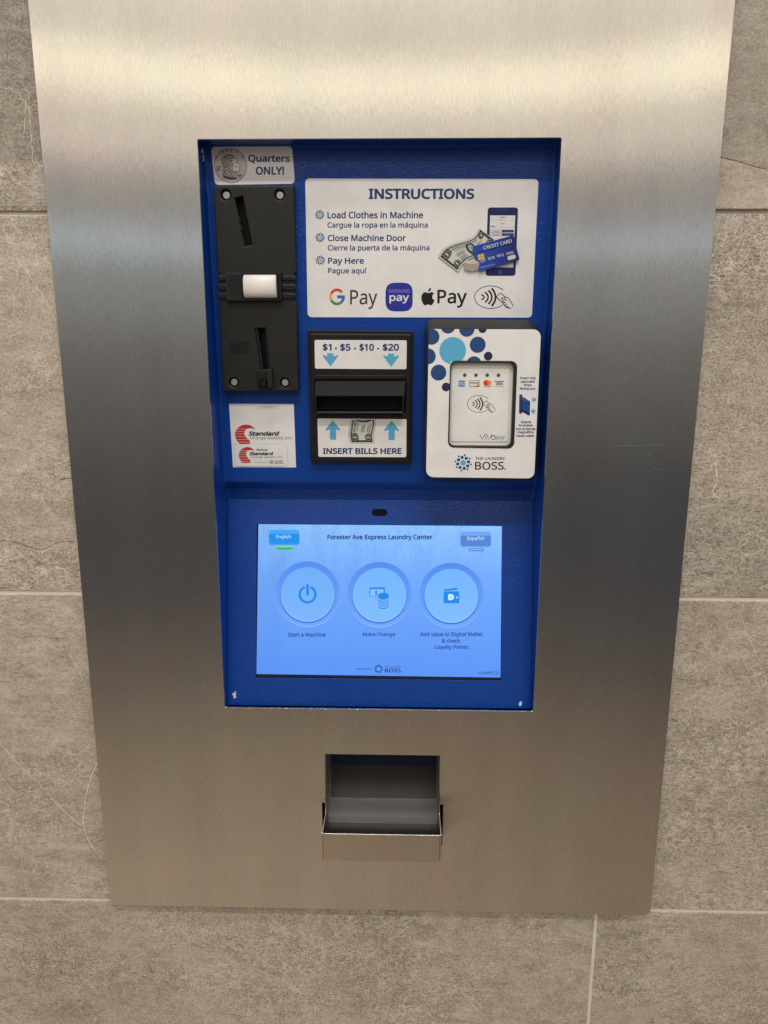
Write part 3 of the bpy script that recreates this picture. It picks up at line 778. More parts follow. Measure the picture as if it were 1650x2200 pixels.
for pts in ([(430, 400), (450, 340), (500, 300), (560, 310)], [(440, 430), (470, 360), (520, 330), (575, 335)], [(450, 460), (480, 400), (530, 365), (560, 360)], [(435, 470), (460, 480), (440, 520)],
            [(470, 440), (500, 420), (530, 400)], [(540, 380), (560, 400), (555, 430), (535, 425)], [(585, 375), (605, 372)], [(590, 385), (604, 388)], [(600, 420), (590, 440)], [(575, 500), (600, 485)],
            [(470, 470), (520, 500), (560, 560)], [(455, 500), (500, 540), (560, 575)], [(440, 330), (470, 310), (520, 300)], [(500, 440), (520, 470), (560, 500)]):
    P.stroke(ZA.L(pts), 1.5, COIND, 4, caps=False)
P.poly(smooth_line(P.uvs(ZA.L([(440, 530), (520, 560), (590, 560), (600, 575), (520, 582), (450, 560)])), 3, True), COIND); P.up()
for ch, (x, y), a in zip('LIBERTY', [(385, 312), (413, 282), (447, 258), (487, 245), (532, 243), (590, 268), (648, 318)], (48, 36, 24, 10, -4, -24, -46)):
    ca, sa = math.cos(R(a)), -math.sin(R(a)); h, w = 30, (22 if ch != 'I' else 7)
    o = (x - ca * w / 2 - sa * h / 2 * -1, y - sa * w / 2 + ca * h / 2)
    P.text3(ch, ZA(*o), ZA(o[0] + ca * w, o[1] + sa * w), ZA(o[0] + sa * h, o[1] - ca * h), COIND, .02)
P.text('2021', *ZA(600, 522), *ZA(662, 545), COIND, .02); P.text('P', *ZA(632, 552), *ZA(643, 570), COIND, .02)
for t, y in (('IN GOD', 424), ('WE', 446), ('TRUST', 468)): P.text(t, *ZA(358 + (8 if t == 'WE' else 0), y), *ZA(412 - (10 if t == 'WE' else 0), y + 16), COIND, .02)
P.build('coin_picture', qs)
P = Print(UP, .00036)
P.text('Quarters', *ZA(733, 289), *ZA(1225, 392), NAVY, .030); P.text('ONLY!', *ZA(822, 430), *ZA(1158, 527), NAVY, .030)
P.build('lettering', qs)
# --- instruction sign
SG = Zoom(0, 0, 1)
sgn = corner_plate(UP, [ZC(87, 130), ZD(1303, 137), ZD(1224, 1774), ZC(116, 1768)], .0033, .0005, LABEL).build('instruction_sign', kiosk, 'white instruction sign printed in navy')
K = .00056
P = Print(UP, K); P.text('INSTRUCTIONS', *ZC(836, 249), 1018.5, 428.2, NAVY, .034); P.build('heading', sgn)
for c in ((687, 461.8), (687.7, 510.5), (688.4, 559.2)):
    P = Print(UP, K); bubbles(P, c, 10.8, (.24, .50, .60), NAVYC, NAVYC); P.build('bullet_icon', sgn)
for t, a, c, w in (('Load Clothes in Machine', (350, 519), (1478, 602), .024), ('Cargue la ropa en la máquina', (350, 643), (1533, 731), .020), ('Close Machine Door', (353, 792), (1275, 871), .024),
                   ('Cierre la puerta de la máquina', (353, 913), (1553, 1000), .020), ('Pay Here', (357, 1065), (780, 1160), .024), ('Pague aquí', (357, 1183), (812, 1270), .020)):
    P = Print(UP, K); P.text(t, *ZC(*a), *ZC(*c), NAVY, w); P.build('text_line', sgn)
# payment marks
P = Print(UP, K); gc = ZC(463, 1528); gr = 100 / 5.5
def garc(a0, a1, col):
    ro, n = .815, 14
    P.ellring(gc, 92 / 5.5 * .83, gr * .83, 30 / 5.5 * 1.03, col, a0, a1, n)
garc(40, 152, lin(215, 70, 58)); garc(152, 207, lin(238, 175, 60)); garc(207, 312, lin(60, 150, 80)); garc(312, 357, lin(72, 105, 190))
P.up().pxpoly(ZC.L([(466, 1510), (556, 1510), (556, 1545), (466, 1545)]), lin(72, 105, 190))
P.text('Pay', *ZC(618, 1447), *ZC(937, 1670), (.055, .045, .042), .006); P.build('payment_logo', sgn)
P = Print(UP, K); c0 = ZC(1196, 1530)
n_ = 3.6; sq = []
for i in range(48):
    t = 2 * math.pi * i / 48; ct, st_ = math.cos(t), math.sin(t)
    sq.append((c0[0] + 161 / 5.5 * math.copysign(abs(ct) ** (2 / n_), ct), c0[1] - 170 / 5.5 * math.copysign(abs(st_) ** (2 / n_), st_)))
P.pxpoly(sq, (.028, .032, .33)); P.up()
P.text('SAMSUNG', *ZC(1072, 1438), *ZC(1322, 1477), (.30, .32, .62), .0); P.text('pay', *ZC(1082, 1508), *ZC(1313, 1605), (.78, .77, .78), .018); P.build('payment_logo', sgn)
P = Print(UP, K); ax0, ax1, ay0, ay1 = 905, 933.6, 618.2, 656
AP = lambda L: [(ax0 + x * (ax1 - ax0), ay0 + y * (ay1 - ay0)) for x, y in L]
P.poly(smooth_line(P.uvs(AP([(.52, .30), (.40, .265), (.28, .25), (.14, .30), (.04, .42), (0, .56), (.03, .72), (.11, .87), (.20, .97), (.29, 1), (.40, .97), (.52, .95), (.63, .97), (.73, 1), (.82, .96), (.92, .84), (.99, .715),
                            (.89, .655), (.835, .565), (.835, .46), (.88, .385), (.955, .335), (.88, .275), (.78, .25), (.66, .27), (.57, .30)])), 4, True), INKK)
P.poly(smooth_line(P.uvs(AP([(.52, .225), (.53, .14), (.60, .055), (.72, 0), (.725, .08), (.66, .175), (.58, .215)])), 4, True), INKK)
P.text('Pay', *ZD(107, 1443), *ZD(455, 1656), INKK, .016); P.build('payment_logo', sgn)
P = Print(UP, K); contactless(P, *ZD(547, 1398), *ZD(925, 1665), 1.45); P.build('contactless_symbol', sgn)
# phone picture
P = Print(UP, K)
P.pxpoly(ZP.L([(972, 213), (1509, 213), (1462, 1425), (932, 1425)]), (.014, .018, .10), .0022); P.up()
P.pxpoly(ZP.L([(1013, 355), (1458, 355), (1420, 1275), (985, 1275)]), (.74, .72, .72)); P.up()
P.disc(ZP(1193, 1355), 35 / 8.25, (.035, .07, .36)); P.pxpoly(ZP.L([(1130, 250), (1350, 250), (1350, 268), (1130, 268)]), (.04, .05, .2))
P.text('Clean', *ZP(1190, 373), *ZP(1280, 397), (.05, .05, .06), .02); P.disc(ZP(1212, 437), 1.2, INKK, n=10); P.text('Laundry', *ZP(1188, 488), *ZP(1275, 515), (.08, .08, .1), .01)
for x in (1045, 1130, 1255, 1375): P.pxpoly(ZP.L([(x, 432), (x + 45, 432), (x + 45, 444), (x, 444)]), (.5, .48, .48))
P.pxpoly(ZP.L([(1020, 538), (1105, 538), (1105, 552), (1020, 552)]), (.16, .16, .2)); P.disc(ZP(1430, 545), .9, (.1, .1, .12), n=8)
P.pxpoly(ZP.L([(1020, 564), (1435, 564), (1435, 569), (1020, 569)]), (.55, .53, .5))
for y in (608, 668):
    P.pxpoly(ZP.L([(1018, y), (1222, y), (1222, y + 48), (1018, y + 48)]), (.12, .14, .28)); P.pxpoly(ZP.L([(1222, y), (1432, y), (1432, y + 48), (1222, y + 48)]), (.018, .05, .22))
P.up()
for y in (608, 668):
    P.pxpoly(ZP.L([(1024, y + 6), (1218, y + 6), (1218, y + 42), (1024, y + 42)]), (.72, .70, .72)); 
P.up()
for y in (608, 668): P.pxpoly(ZP.L([(1060, y + 20), (1180, y + 20), (1180, y + 30), (1060, y + 30)]), (.25, .25, .3)); P.pxpoly(ZP.L([(1265, y + 20), (1395, y + 20), (1395, y + 28), (1265, y + 28)]), (.10, .14, .32))
P.build('phone_picture', sgn)
# banknote picture (a curled note)
NOTE = (.64, .63, .575); NG = (.034, .058, .045)
def note_patch(P, top, bot):
    """returns f(s,t): uv along the length s and across t between two curved edges"""
    A = smooth_line(P.uvs(top), 12); B = smooth_line(P.uvs(bot), 12)
    def samp(L, s):
        x = s * (len(L) - 1); i = min(int(x), len(L) - 2); f = x - i
        return Vector(L[i]).lerp(Vector(L[i + 1]), f)
    return lambda s, t: tuple(samp(A, s).lerp(samp(B, s), t))
def strip(P, f, s0, s1, t0, t1, col, n=14):
    V = [f(s0 + (s1 - s0) * i / n, t) for t in (t0, t1) for i in range(n + 1)]
    F = [(i, i + 1, n + 2 + i, n + 1 + i) for i in range(n)]
    return P.raw(V, F, col)
def note(P, f, smax=1.0):
    strip(P, f, 0, 1, 0, 1, (.28, .27, .24)); P.up(); strip(P, f, .008, 1, .015, .985, NOTE); P.up()
    strip(P, f, .035, .985, .075, .145, NG); strip(P, f, .035, .985, .87, .925, NG); strip(P, f, .035, .075, .075, .925, NG, 3); strip(P, f, .93, .985, .075, .925, NG, 3); P.up()
    for i in range(26): s = .06 + i * .034; strip(P, f, s, s + .014, .10, .118, NOTE, 1)
    def oval(s, t, a, b_, col):
        P.poly([f(s + a * math.cos(2 * math.pi * i / 20), min(max(t + b_ * math.sin(2 * math.pi * i / 20), 0), 1)) for i in range(20)], col)
    for s, t, a, b_ in ((.125, .25, .085, .15), (.125, .78, .075, .13), (.89, .25, .08, .15), (.89, .78, .08, .13)):
        oval(s, t, a, b_, NG)
    oval(.52, .54, .095, .36, NG); P.up()
    for s, t in ((.125, .25), (.125, .78), (.89, .25), (.89, .78)):
        oval(s, t, .06, .10, (.40, .42, .36)); P.up(); oval(s, t, .05, .08, NG); P.up(); strip(P, f, s - .012, s + .012, t - .055, t + .055, NOTE, 2)
    oval(.52, .52, .055, .24, (.45, .44, .39)); oval(.52, .44, .03, .10, NOTE); P.up()
    oval(.52, .72, .045, .10, (.16, .18, .15))
    for i in range(20): s = .23 + i * .026; strip(P, f, s, s + .018, .185, .245, (.10, .12, .10), 1)
    for i in range(9): s = .26 + i * .02; strip(P, f, s, s + .013, .30, .335, (.22, .23, .2), 1)
    for i in range(6): s = .24 + i * .024; strip(P, f, s, s + .014, .46, .60, (.30, .31, .28), 1)
    for s0, t0, l in ((.24, .70, .12), (.22, .78, .16), (.66, .40, .16), (.68, .55, .12), (.66, .70, .17)): strip(P, f, s0, s0 + l, t0, t0 + .03, (.16, .17, .15), 4)
P = Print(UP, K + .0007)
f = note_patch(P, ZP.L([(90, 1090), (200, 935), (390, 850), (560, 805), (690, 755), (765, 685), (815, 585)]), ZP.L([(450, 1362), (520, 1240), (640, 1130), (760, 1080), (890, 1020), (1000, 940), (1100, 790)]))
note(P, f); P.build('banknote_picture', sgn)
P = Print(UP, K + .0016)
CB, CD2, CL = (.46, .40, .375), (.30, .25, .23), (.60, .54, .51)
P.pxpoly(ZP.L([(545, 1180), (825, 1180), (820, 1300), (760, 1335), (690, 1347), (610, 1335), (548, 1300)]), CB, .0006); P.up()
for y in (1230, 1258, 1285, 1308): P.stroke(ZP.L([(548, y - 12), (610, y + 10), (690, y + 18), (770, y + 10), (824, y - 12)]), .7, CD2, 4, caps=False)
P.ell(ZP(685, 1185), 140 / 8.25, 38 / 8.25, CD2); P.up(); P.ell(ZP(685, 1183), 136 / 8.25, 35 / 8.25, CL); P.up(); P.stroke(ZP.L([(682, 1160), (690, 1215)]), 1.0, (.68, .62, .58))
P.build('coin_stack_picture', sgn)
P = Print(UP, K + .0022)
card = [(697, 922), (707, 905), (1400, 714), (1425, 725), (1445, 790), (1478, 950), (1524, 1130), (1512, 1152), (835, 1350), (805, 1345), (797, 1325), (824, 1200), (822, 1178), (770, 1150), (745, 1130)]
quv = P.uvs(ZP.L(card)); u0 = min(q[0] for q in quv); u1 = max(q[0] for q in quv)
cA, cB = (.018, .075, .46), (.014, .022, .115)
P.poly(quv, [tuple(cA[i] + (cB[i] - cA[i]) * min(1, max(0, ((q[0] - u0) / (u1 - u0) - .1) * 1.15)) for i in range(3)) for q in quv]); P.up()
P.pxpoly(ZP.L([(768, 1020), (1395, 846), (1396, 862), (770, 1036)]), (.008, .014, .06)); P.up()
P.text3('CREDIT CARD', ZP(893, 968), ZP(1392, 838), ZP(884, 908), (.76, .77, .80), .004)
P.pxpoly(ZP.L([(782, 1055), (893, 1030), (912, 1128), (800, 1155)]), (.62, .47, .14), .0008); P.up()
P.stroke(ZP.L([(845, 1042), (858, 1140)]), .6, (.36, .25, .06), caps=False); P.stroke(ZP.L([(792, 1102), (905, 1078)]), .6, (.36, .25, .06), caps=False)
for t, a, b_, h in (('1234', (835, 1200), (925, 1165), 45), ('5678', (972, 1152), (1088, 1120), 45), ('9012', (1130, 1102), (1252, 1075), 45), ('3456', (1296, 1060), (1420, 1030), 42)):
    P.text3(t, ZP(*a), ZP(*b_), ZP(a[0] - 8, a[1] - h), (.72, .70, .74), .01)
P.text3('CARDHOLDER NAME', ZP(840, 1295), ZP(1090, 1228), ZP(836, 1275), (.60, .62, .74), .004)
P.pxpoly(ZP.L([(1305, 1085), (1450, 1045), (1468, 1115), (1322, 1158)]), (.66, .60, .60), .0028)
P.build('card_picture', sgn)

# --- maker stickers
RED = (.52, .035, .030)
def swirl(P, x0, y0, x1, y1):
    """red crescent cut by white lines"""
    q = lambda x, y: (x0 + x * (x1 - x0), y0 + y * (y1 - y0))
    o = [(1.0, .26), (.88, .12), (.72, .03), (.52, 0), (.32, .05), (.14, .18), (.03, .36), (0, .55), (.05, .74), (.15, .90), (.26, 1.0), (.70, 1.0), (.74, .90), (.72, .82), (.60, .72), (.50, .58), (.46, .44), (.50, .30), (.60, .22), (.74, .19), (.88, .21)]
    P.poly(smooth_line(P.uvs([q(*p) for p in o]), 3, True), RED); P.up()
    for y, xa, xb in ((.22, .06, .60), (.345, .0, .52), (.48, -.02, .50), (.62, -.01, .58), (.77, .02, .72), (.90, .1, .78)):
        P.stroke([q(xa, y), q(xb, y + .01)], .75, (.74, .68, .66), caps=False)
ms = corner_plate(UP, ZB.L([(460, 1137), (1156, 1140), (1181, 1821), (503, 1819)]), .0002, .0002, LABEL).build('maker_sticker', kiosk, 'square white maker sticker with red swirl')
P = Print(UP, .00026); swirl(P, *ZB(525, 1360), *ZB(742, 1568)); P.build('maker_emblem', ms)
P = Print(UP, .00026)
P.text('Standard', *ZB(670, 1432), *ZB(1002, 1481), INKK, .045, .18); P.text('Change-Makers, Inc.', *ZB(688, 1486), *ZB(1141, 1529), (.05, .047, .05), -.008); P.build('lettering', ms)
ms2 = corner_plate(UP, ZB.L([(512, 1570), (1083, 1567), (1096, 1806), (526, 1809)]), .0022, .00050, LABEL, .00032).build('made_by_sticker', kiosk, 'small rounded white sticker overlapping the maker sticker')
b = Body(); ro = rquad([UP.uv(*p) for p in ZB.L([(512, 1570), (1083, 1567), (1096, 1806), (526, 1809)])], .0022); 
P = Print(UP, .00052); P.stroke_uv(ro, .00022, (.42, .40, .39), closed=True)
P.up(); swirl(P, *ZB(567, 1600), *ZB(736, 1770)); P.build('maker_emblem', ms2)
P = Print(UP, .00056)
P.text('Made by', *ZB(755, 1620), *ZB(880, 1645), INKK, .035, .18); P.text('Standard', *ZB(680, 1652), *ZB(937, 1690), INKK, .045, .18); P.text('Change-Makers, Inc.', *ZB(695, 1695), *ZB(1046, 1726), (.06, .055, .06), -.004)
P.text('P O W E R E D   B Y', *ZB(745, 1759), *ZB(885, 1769), (.08, .08, .1), .02); P.text('THE LAUNDRY', *ZB(955, 1744), *ZB(1042, 1752), (.06, .06, .1), .02); P.text('BOSS.', *ZB(955, 1755), *ZB(1048, 1783), INKK, .012)
bubbles(P, ZB(920, 1763), 5.2, (.25, .45, .62), NAVYC, NAVYC); P.build('lettering', ms2)

# ================================================================== bill acceptor
BK = .0075; BP = UP.raised(BK)
b = Body()
bo = [BP.uv(*p) for p in ZE.L([(118, 172), (1462, 182), (1440, 1862), (160, 1850)])]
mouth = [BP.uv(*p) for p in ZE.L([(213, 800), (1368, 800), (1352, 1228), (222, 1226)])]
b.plate(BP, [rquad(bo, .0009, 3), mouth], -BK + .0004, -.0014, BLACK_SMOOTH, .0005)
bi = [BP.uv(*p) for p in ZE.L([(150, 212), (1440, 220), (1418, 1835), (182, 1828)])]
b.plate(BP, [rquad(bi, .0012, 3), mouth], -.0024, 0, BLACK_SMOOTH, .0011)
b.plate(BP, [[BP.uv(*p) for p in ZE.L([(216, 742), (1366, 744), (1364, 790), (214, 788)])]], -.0006, .0007, BLACK_SMOOTH, .0004)
bill = b.build('bill_acceptor', kiosk, 'black bill acceptor with a wide slot between two white labels')
# projecting mouth: sloped hood, dark slot, lower lip
q = Body()
def bp(x, y, k): u, w = BP.uv(*ZE(x, y), k); return BP.pt(u, w, k)
KN = .0085
hood = [bp(222, 808, -.001), bp(1362, 808, -.001), bp(1348, 990, KN), bp(214, 990, KN)]
q.quad(*hood, HOODP)
kk = KN
fr_o = [bp(214, 990, kk), bp(1348, 990, kk), bp(1340, 1232, kk), bp(220, 1232, kk)]
fr_i = [bp(236, 1012, kk), bp(1325, 1012, kk), bp(1322, 1206, kk), bp(238, 1206, kk)]
fr_b = [p - UP.n * .0135 for p in fr_i]
for i in range(4):
    j = (i + 1) % 4
    q.quad(fr_o[i], fr_o[j], fr_i[j], fr_i[i], BLACK_SMOOTH)
    q.quad(fr_i[i], fr_i[j], fr_b[j], fr_b[i], VOID)
q.add(fr_b, [(0, 1, 2, 3)], VOID)
bk = [bp(222, 808, -.003), bp(1362, 808, -.003), bp(1340, 1232, -.003), bp(220, 1232, -.003)]
q.add([fr_o[0], fr_o[3], bk[3], bk[0]], [(0, 1, 2, 3)], BLACK); q.add([fr_o[1], fr_o[2], bk[2], bk[1]], [(0, 1, 2, 3)], BLACK); q.add([fr_o[3], fr_o[2], bk[2], bk[3]], [(0, 1, 2, 3)], BLACK)
q.build('bill_slot', bill, weld=True, bevel=.0005)
def arrow(P, pts, col=SKY): P.poly(P.uvs(ZE.L(pts)), col)
b = corner_plate(BP, ZE.L([(211, 297), (1379, 301), (1374, 667), (217, 660)]), .0013, .0003, LABEL, -.00005)
P = Print(BP, .00036)
for t, a, c in (('$1', (314, 340), (427, 438)), ('$5', (535, 341), (668, 440)), ('$10', (779, 341), (963, 440)), ('$20', (1072, 341), (1280, 440))): P.text(t, *ZE(*a), *ZE(*c), NAVY, .032)
for x, y in ((482, 402), (723, 405), (1017, 407)): P.disc(ZE(x, y), 13 / 5.893, NAVY, n=16)
for dx, dy in ((0, 0), (768, 5)):
    arrow(P, [(x + dx, y + dy) for x, y in ((371, 464), (452, 464), (452, 505), (496, 488), (510, 492), (511, 502), (413, 633), (313, 500), (315, 490), (328, 487), (371, 503))])
P.build('denomination_label', bill, body=b)
b = corner_plate(BP, ZE.L([(247, 1290), (1376, 1299), (1372, 1781), (260, 1776)]), .0013, .0003, LABEL, -.00005)
P = Print(BP, .00036); P.text('INSERT BILLS HERE', *ZE(316, 1664), *ZE(1313, 1741), NAVY, .034)
for dx, dy in ((0, 0), (743, 4)):
    arrow(P, [(x + dx, y + dy) for x, y in ((443, 1311), (536, 1428), (536, 1441), (526, 1445), (484, 1428), (484, 1560), (405, 1558), (405, 1428), (362, 1442), (350, 1438), (351, 1428))])
f = note_patch(P, ZE.L([(660, 1606), (638, 1500), (650, 1400), (667, 1299), (690, 1230), (700, 1180)]), ZE.L([(972, 1604), (960, 1500), (988, 1390), (986, 1299), (985, 1240), (985, 1190)]))
fw = lambda s, t: f(s * 1.0, t)
lim = P.uvs(ZE.L([(240, 1297), (1380, 1300), (1372, 1781), (260, 1776)]))
n0 = len(P.f); note(P, lambda s, t: f(min(s * 1.2, .585), t))
P.build('insert_label', bill, body=b)

# ================================================================== card reader
RK_Y = .0085
RP = Plane((0, RK_Y, 0)); 
def rz(x, y, py_): p = at(*ZF(x, y), py_); return p
lab = ZF.L([(163, 190), (1405, 195), (1328, 1845), (130, 1830)])
def ring_px(pts, r, y): 
    uv = rquad([Plane((0, y, 0)).uv(*p) for p in pts], r, 8); return [Vector((u, y, w)) for u, w in uv]
b = Body()
backp = ZF.L([(120, 72), (1418, 84), (1352, 1862), (98, 1850)])
r3 = ring_px(ZF.L([(150, 172), (1412, 178), (1338, 1856), (118, 1842)]), [.0062, .0115, .009, .009], RK_Y + .0008)
r2 = ring_px(ZF.L([(146, 160), (1416, 168), (1342, 1860), (112, 1846)]), [.0066, .012, .0095, .0095], RK_Y + .0022)
r1 = ring_px(ZF.L([(124, 78), (1420, 90), (1350, 1862), (100, 1850)]), [.0072, .015, .010, .010], RK_Y + .014)
r0 = ring_px(ZF.L([(124, 78), (1420, 90), (1350, 1862), (100, 1850)]), [.0072, .015, .010, .010], D1)
for v in r0:       # straight walls back to the panel
    pass
r0 = [Vector((v.x, .0375, v.z)) for v in r1]
r4 = ring_px(ZF.L([(158, 182), (1408, 188), (1332, 1850), (124, 1836)]), [.0058, .011, .0085, .0085], RK_Y)
win_r = [RP.uv(*p) for p in ZF.L([(398, 540), (1141, 545), (1103, 1513), (372, 1500)])]
b.loft([r0, r1, r2, r3, r4], BLACK_ROUGH, False, False)
reader = None
front = [(v.x, v.z) for v in r4]
b.plate(RP, [front, rquad(win_r, .005)], -.002, 0, BLACK_ROUGH, .0002)
reader = b.build('card_reader', kiosk, 'boxy card reader with white bubble-patterned front', weld=False)
# front label with bubbles
lq = [RP.uv(*p) for p in lab]
b = Body(); b.plate(RP, [rquad(lq, [.0035, .0062, .0055, .0062], 8), rquad([RP.uv(*p) for p in ZF.L([(400, 542), (1139, 547), (1101, 1511), (374, 1498)])], .0045)], 0.00003, .0004, LABEL, .0001)
P = Print(RP, .00046)
on = lambda x, y: RP.uv(*ZF(x, y))
wtop = [on(163, 190), on(1405, 195), on(1390, 556), on(154, 551)]; wleft = [on(154, 551.2), on(402, 552.5), on(376, 1500), on(137, 1500)]
for c, r_, col in (((425, 430), 148, SKY), ((193, 277), 86, NAVYC), ((374, 152), 86, NAVYC), ((582, 188), 86, NAVYC), ((756, 187), 47, PURPLE), ((702, 365), 88, NAVYC), ((818, 490), 48, PURPLE), ((660, 580), 86, NAVYC), ((152, 493), 86, NAVYC), ((269, 673), 87, NAVYC), ((352, 832), 48, PURPLE)):
    P.disc(ZF(*c), r_ / 5.156, col, wtop); P.disc(ZF(*c), r_ / 5.156, col, wleft)
P.build('front_label', reader, body=b)
# raised black frame round the sunk reader face
fo = rquad([RP.uv(*p) for p in ZF.L([(396, 538), (1143, 543), (1105, 1515), (370, 1502)])], .0052, 8)
fi = rquad([RP.uv(*p) for p in ZF.L([(408, 562), (1106, 566), (1071, 1486), (388, 1482)])], .0045, 8)
b = Body(); b.plate(RP, [fo, fi], -.008, .0010, BLACK, .0007); b.build('reader_frame', reader)
FK = -.0035; RF = Plane((0, RK_Y - FK, 0))
b = Body(); b.plate(RF, [rquad([RF.uv(*p) for p in ZF.L([(340, 540), (1112, 545), (1080, 1505), (325, 1505)])], .003)], -.004, -.0003, READER_WHITE, .0004)
inn = rquad([RF.uv(*p) for p in ZF.L([(414, 598), (1062, 600), (1040, 1442), (402, 1440)])], .0022)
b.plate(RF, [inn], -.002, .0003, READER_WHITE, .0005)
face = b.build('reader_face', reader, 'off-white contactless reader face')
P = Print(RF, .00036)
for x in (559, 683, 808, 932):
    q = Body(); q.disc(RF, RF.uv(*ZF(x, 701)), 20 / 5.156 / 2750, .0001, .0006, plain('unlit_indicator', (.07, .075, .068), .3), .0002); q.build('indicator_light', reader)
P = Print(RF, .00036); P.pxpoly(ZF.L([(491, 760), (561, 760), (560, 830), (489, 830)]), lin(70, 135, 205)); P.up(); P.text('AMERICAN', *ZF(490, 775), *ZF(556, 792), (.6, .66, .74), .03); P.text('EXPRESS', *ZF(497, 797), *ZF(558, 814), (.6, .66, .74), .03); P.build('card_emblem', reader)
P = Print(RF, .00036); P.pxpoly(ZF.L([(609, 758), (722, 758), (721, 832), (608, 832)]), (.12, .08, .06)); P.up(); P.pxpoly(ZF.L([(613, 762), (718, 762), (717, 828), (612, 828)]), (.74, .72, .68)); P.up()
P.poly(P.uvs(ZF.L([(640, 828), (680, 820), (717, 798), (717, 828)])), (.62, .20, .07)); P.text('DISCOVER', *ZF(616, 778), *ZF(716, 796), (.05, .04, .04), .02); P.disc(ZF(669, 787), 8.5 / 5.156, (.75, .42, .2), n=14); P.build('card_emblem', reader)
P = Print(RF, .00036); P.disc(ZF(796, 787), 31 / 5.156, lin(205, 50, 45)); P.up(); P.disc(ZF(826, 787), 30 / 5.156, lin(238, 160, 55)); P.up()
a_, b_ = RF.uv(*ZF(796, 787)), RF.uv(*ZF(826, 787)); rr = abs(RF.uv(*ZF(827, 787))[0] - RF.uv(*ZF(796, 787))[0])
P.poly(clip(circle(a_, rr, n=30), circle(b_, rr * .97, n=30)), lin(228, 100, 40)); P.text('mastercard', *ZF(770, 821), *ZF(850, 831), (.04, .04, .04), .02); P.build('card_emblem', reader)
P = Print(RF, .00036); P.pxpoly(ZF.L([(889, 765), (992, 765), (992, 774), (889, 774)]), (.03, .04, .22)); P.pxpoly(ZF.L([(888, 823), (993, 823), (992, 830), (888, 830)]), (.62, .40, .08)); P.text('VISA', *ZF(903, 780), *ZF(980, 811), (.03, .04, .22), .035, .2); P.build('card_emblem', reader)
P = Print(RF, .00036); contactless(P, *ZF(588, 926), *ZF(846, 1113), .95); P.build('contactless_symbol', reader)
P = Print(RF, .00036)
VP_ = (.07, .035, .16)
P.stroke(ZF.L([(729, 1365), (752, 1413), (780, 1358)]), 1.6, VP_); P.stroke(ZF.L([(795, 1368), (794, 1412)]), 1.6, (.45, .05, .22)); P.disc(ZF(795, 1350), 1.3, (.5, .05, .2), n=12)
P.stroke(ZF.L([(806, 1365), (828, 1413), (857, 1358)]), 1.6, (.11, .05, .20)); P.ellring(ZF(877, 1391), 20 / 5.156, 22 / 5.156, 1.7, (.05, .06, .26))
P.text('pay', *ZF(903, 1376), *ZF(1000, 1426), (.10, .10, .11), -.006, .22); P.disc(ZF(1010, 1381), .8, (.1, .1, .1), n=8); P.build('reader_lettering', reader)
P = Print(RP, .00046); bubbles(P, ZF(541, 1672), 96 / 5.156, SKY, NAVYC, (.018, .030, .10)); P.text('THE LAUNDRY', *ZF(675, 1608), *ZF(1005, 1640), INKK, .012); P.text('BOSS', *ZF(672, 1660), *ZF(990, 1748), INKK, .012); P.disc(ZF(1003, 1740), 8 / 5.156, INKK, n=14); P.build('operator_logo', reader)
for lines in ((('Insert chip', 1172, 718, 1345, 752), ('card with', 1180, 757, 1333, 787), ('stripe', 1210, 797, 1300, 829), ('facing you', 1165, 834, 1340, 869)),
              (('Inserte', 1180, 1205, 1293, 1234), ('la tarjeta', 1160, 1242, 1310, 1275), ('con la banda', 1125, 1281, 1340, 1309), ('magnética', 1143, 1316, 1318, 1352), ('hacia usted', 1133, 1356, 1325, 1385))):
    P = Print(RP, .00046)
    for t, x0, y0, x1, y1 in lines: P.text(t, *ZF(x0, y0), *ZF(x1, y1), NAVY, .034)
    P.build('card_instruction', reader)
P = Print(RP, .00046)
P.pxpoly(ZF.L([(1163, 912), (1199, 912), (1195, 1130), (1158, 1130)]), (.085, .085, .095), .0025); P.up()
cp = ZF.L([(1176, 930), (1196, 938), (1284, 992), (1278, 1156), (1190, 1103), (1172, 1118)]); P.pxpoly([cp[1], cp[2], cp[3], cp[4]], (.02, .06, .28), .0008); P.pxpoly(ZF.L([(1174, 928), (1198, 942), (1192, 1104), (1172, 1122)]), (.016, .03, .13)); P.up()
P.pxpoly(ZF.L([(1180, 962), (1283, 1022), (1283, 1030), (1180, 970)]), (.01, .02, .1)); P.pxpoly(ZF.L([(1176, 1075), (1279, 1121), (1279, 1140), (1176, 1094)]), (.006, .006, .015))
P.text3('CREDIT', ZF(1186, 966), ZF(1262, 1006), ZF(1186, 955), (.2, .26, .5), .01)
for dx, dy in ((0, 0), (-6, 127)):
    P.poly(P.uvs(ZF.L([(x + dx, y + dy) for x, y in ((1298, 962), (1318, 962), (1315, 945), (1322, 942), (1351, 972), (1322, 1003), (1315, 1000), (1318, 984), (1298, 984))])), SKY)
P.build('card_diagram', reader)

# ================================================================== touchscreen
b = Body(); b.plate(LO, [[LO.uv(*p) for p in ((540, 1118), (1090, 1122), (1088, 1468), (538, 1462))]], -.006, -.0030, LCD_BORDER, .0004)
SK = -.0029
screen = None
P = Print(LO, SK, GLOW)
tl_, tr_, br_, bl_ = S1(90, 95), S2(1580, 120), S4(1563, 976), S3(65, 931)
A, B2, C2, D4 = (Vector(LO.uv(*p, SK)) for p in (tl_, tr_, br_, bl_))
NX, NZ = 24, 16
top, midc, bot = lin(138, 192, 255), lin(112, 168, 252), lin(92, 150, 248)
def bgc(s, t):
    a, c, k = (top, midc, t / .35) if t < .35 else (midc, bot, (t - .35) / .65)
    k = min(k, 1); col = [a[i] + (c[i] - a[i]) * k for i in range(3)]
    d = 1 + .10 * (s - .5) * (1 - t) - .03 * (s < .1)
    return tuple(x * d for x in col)
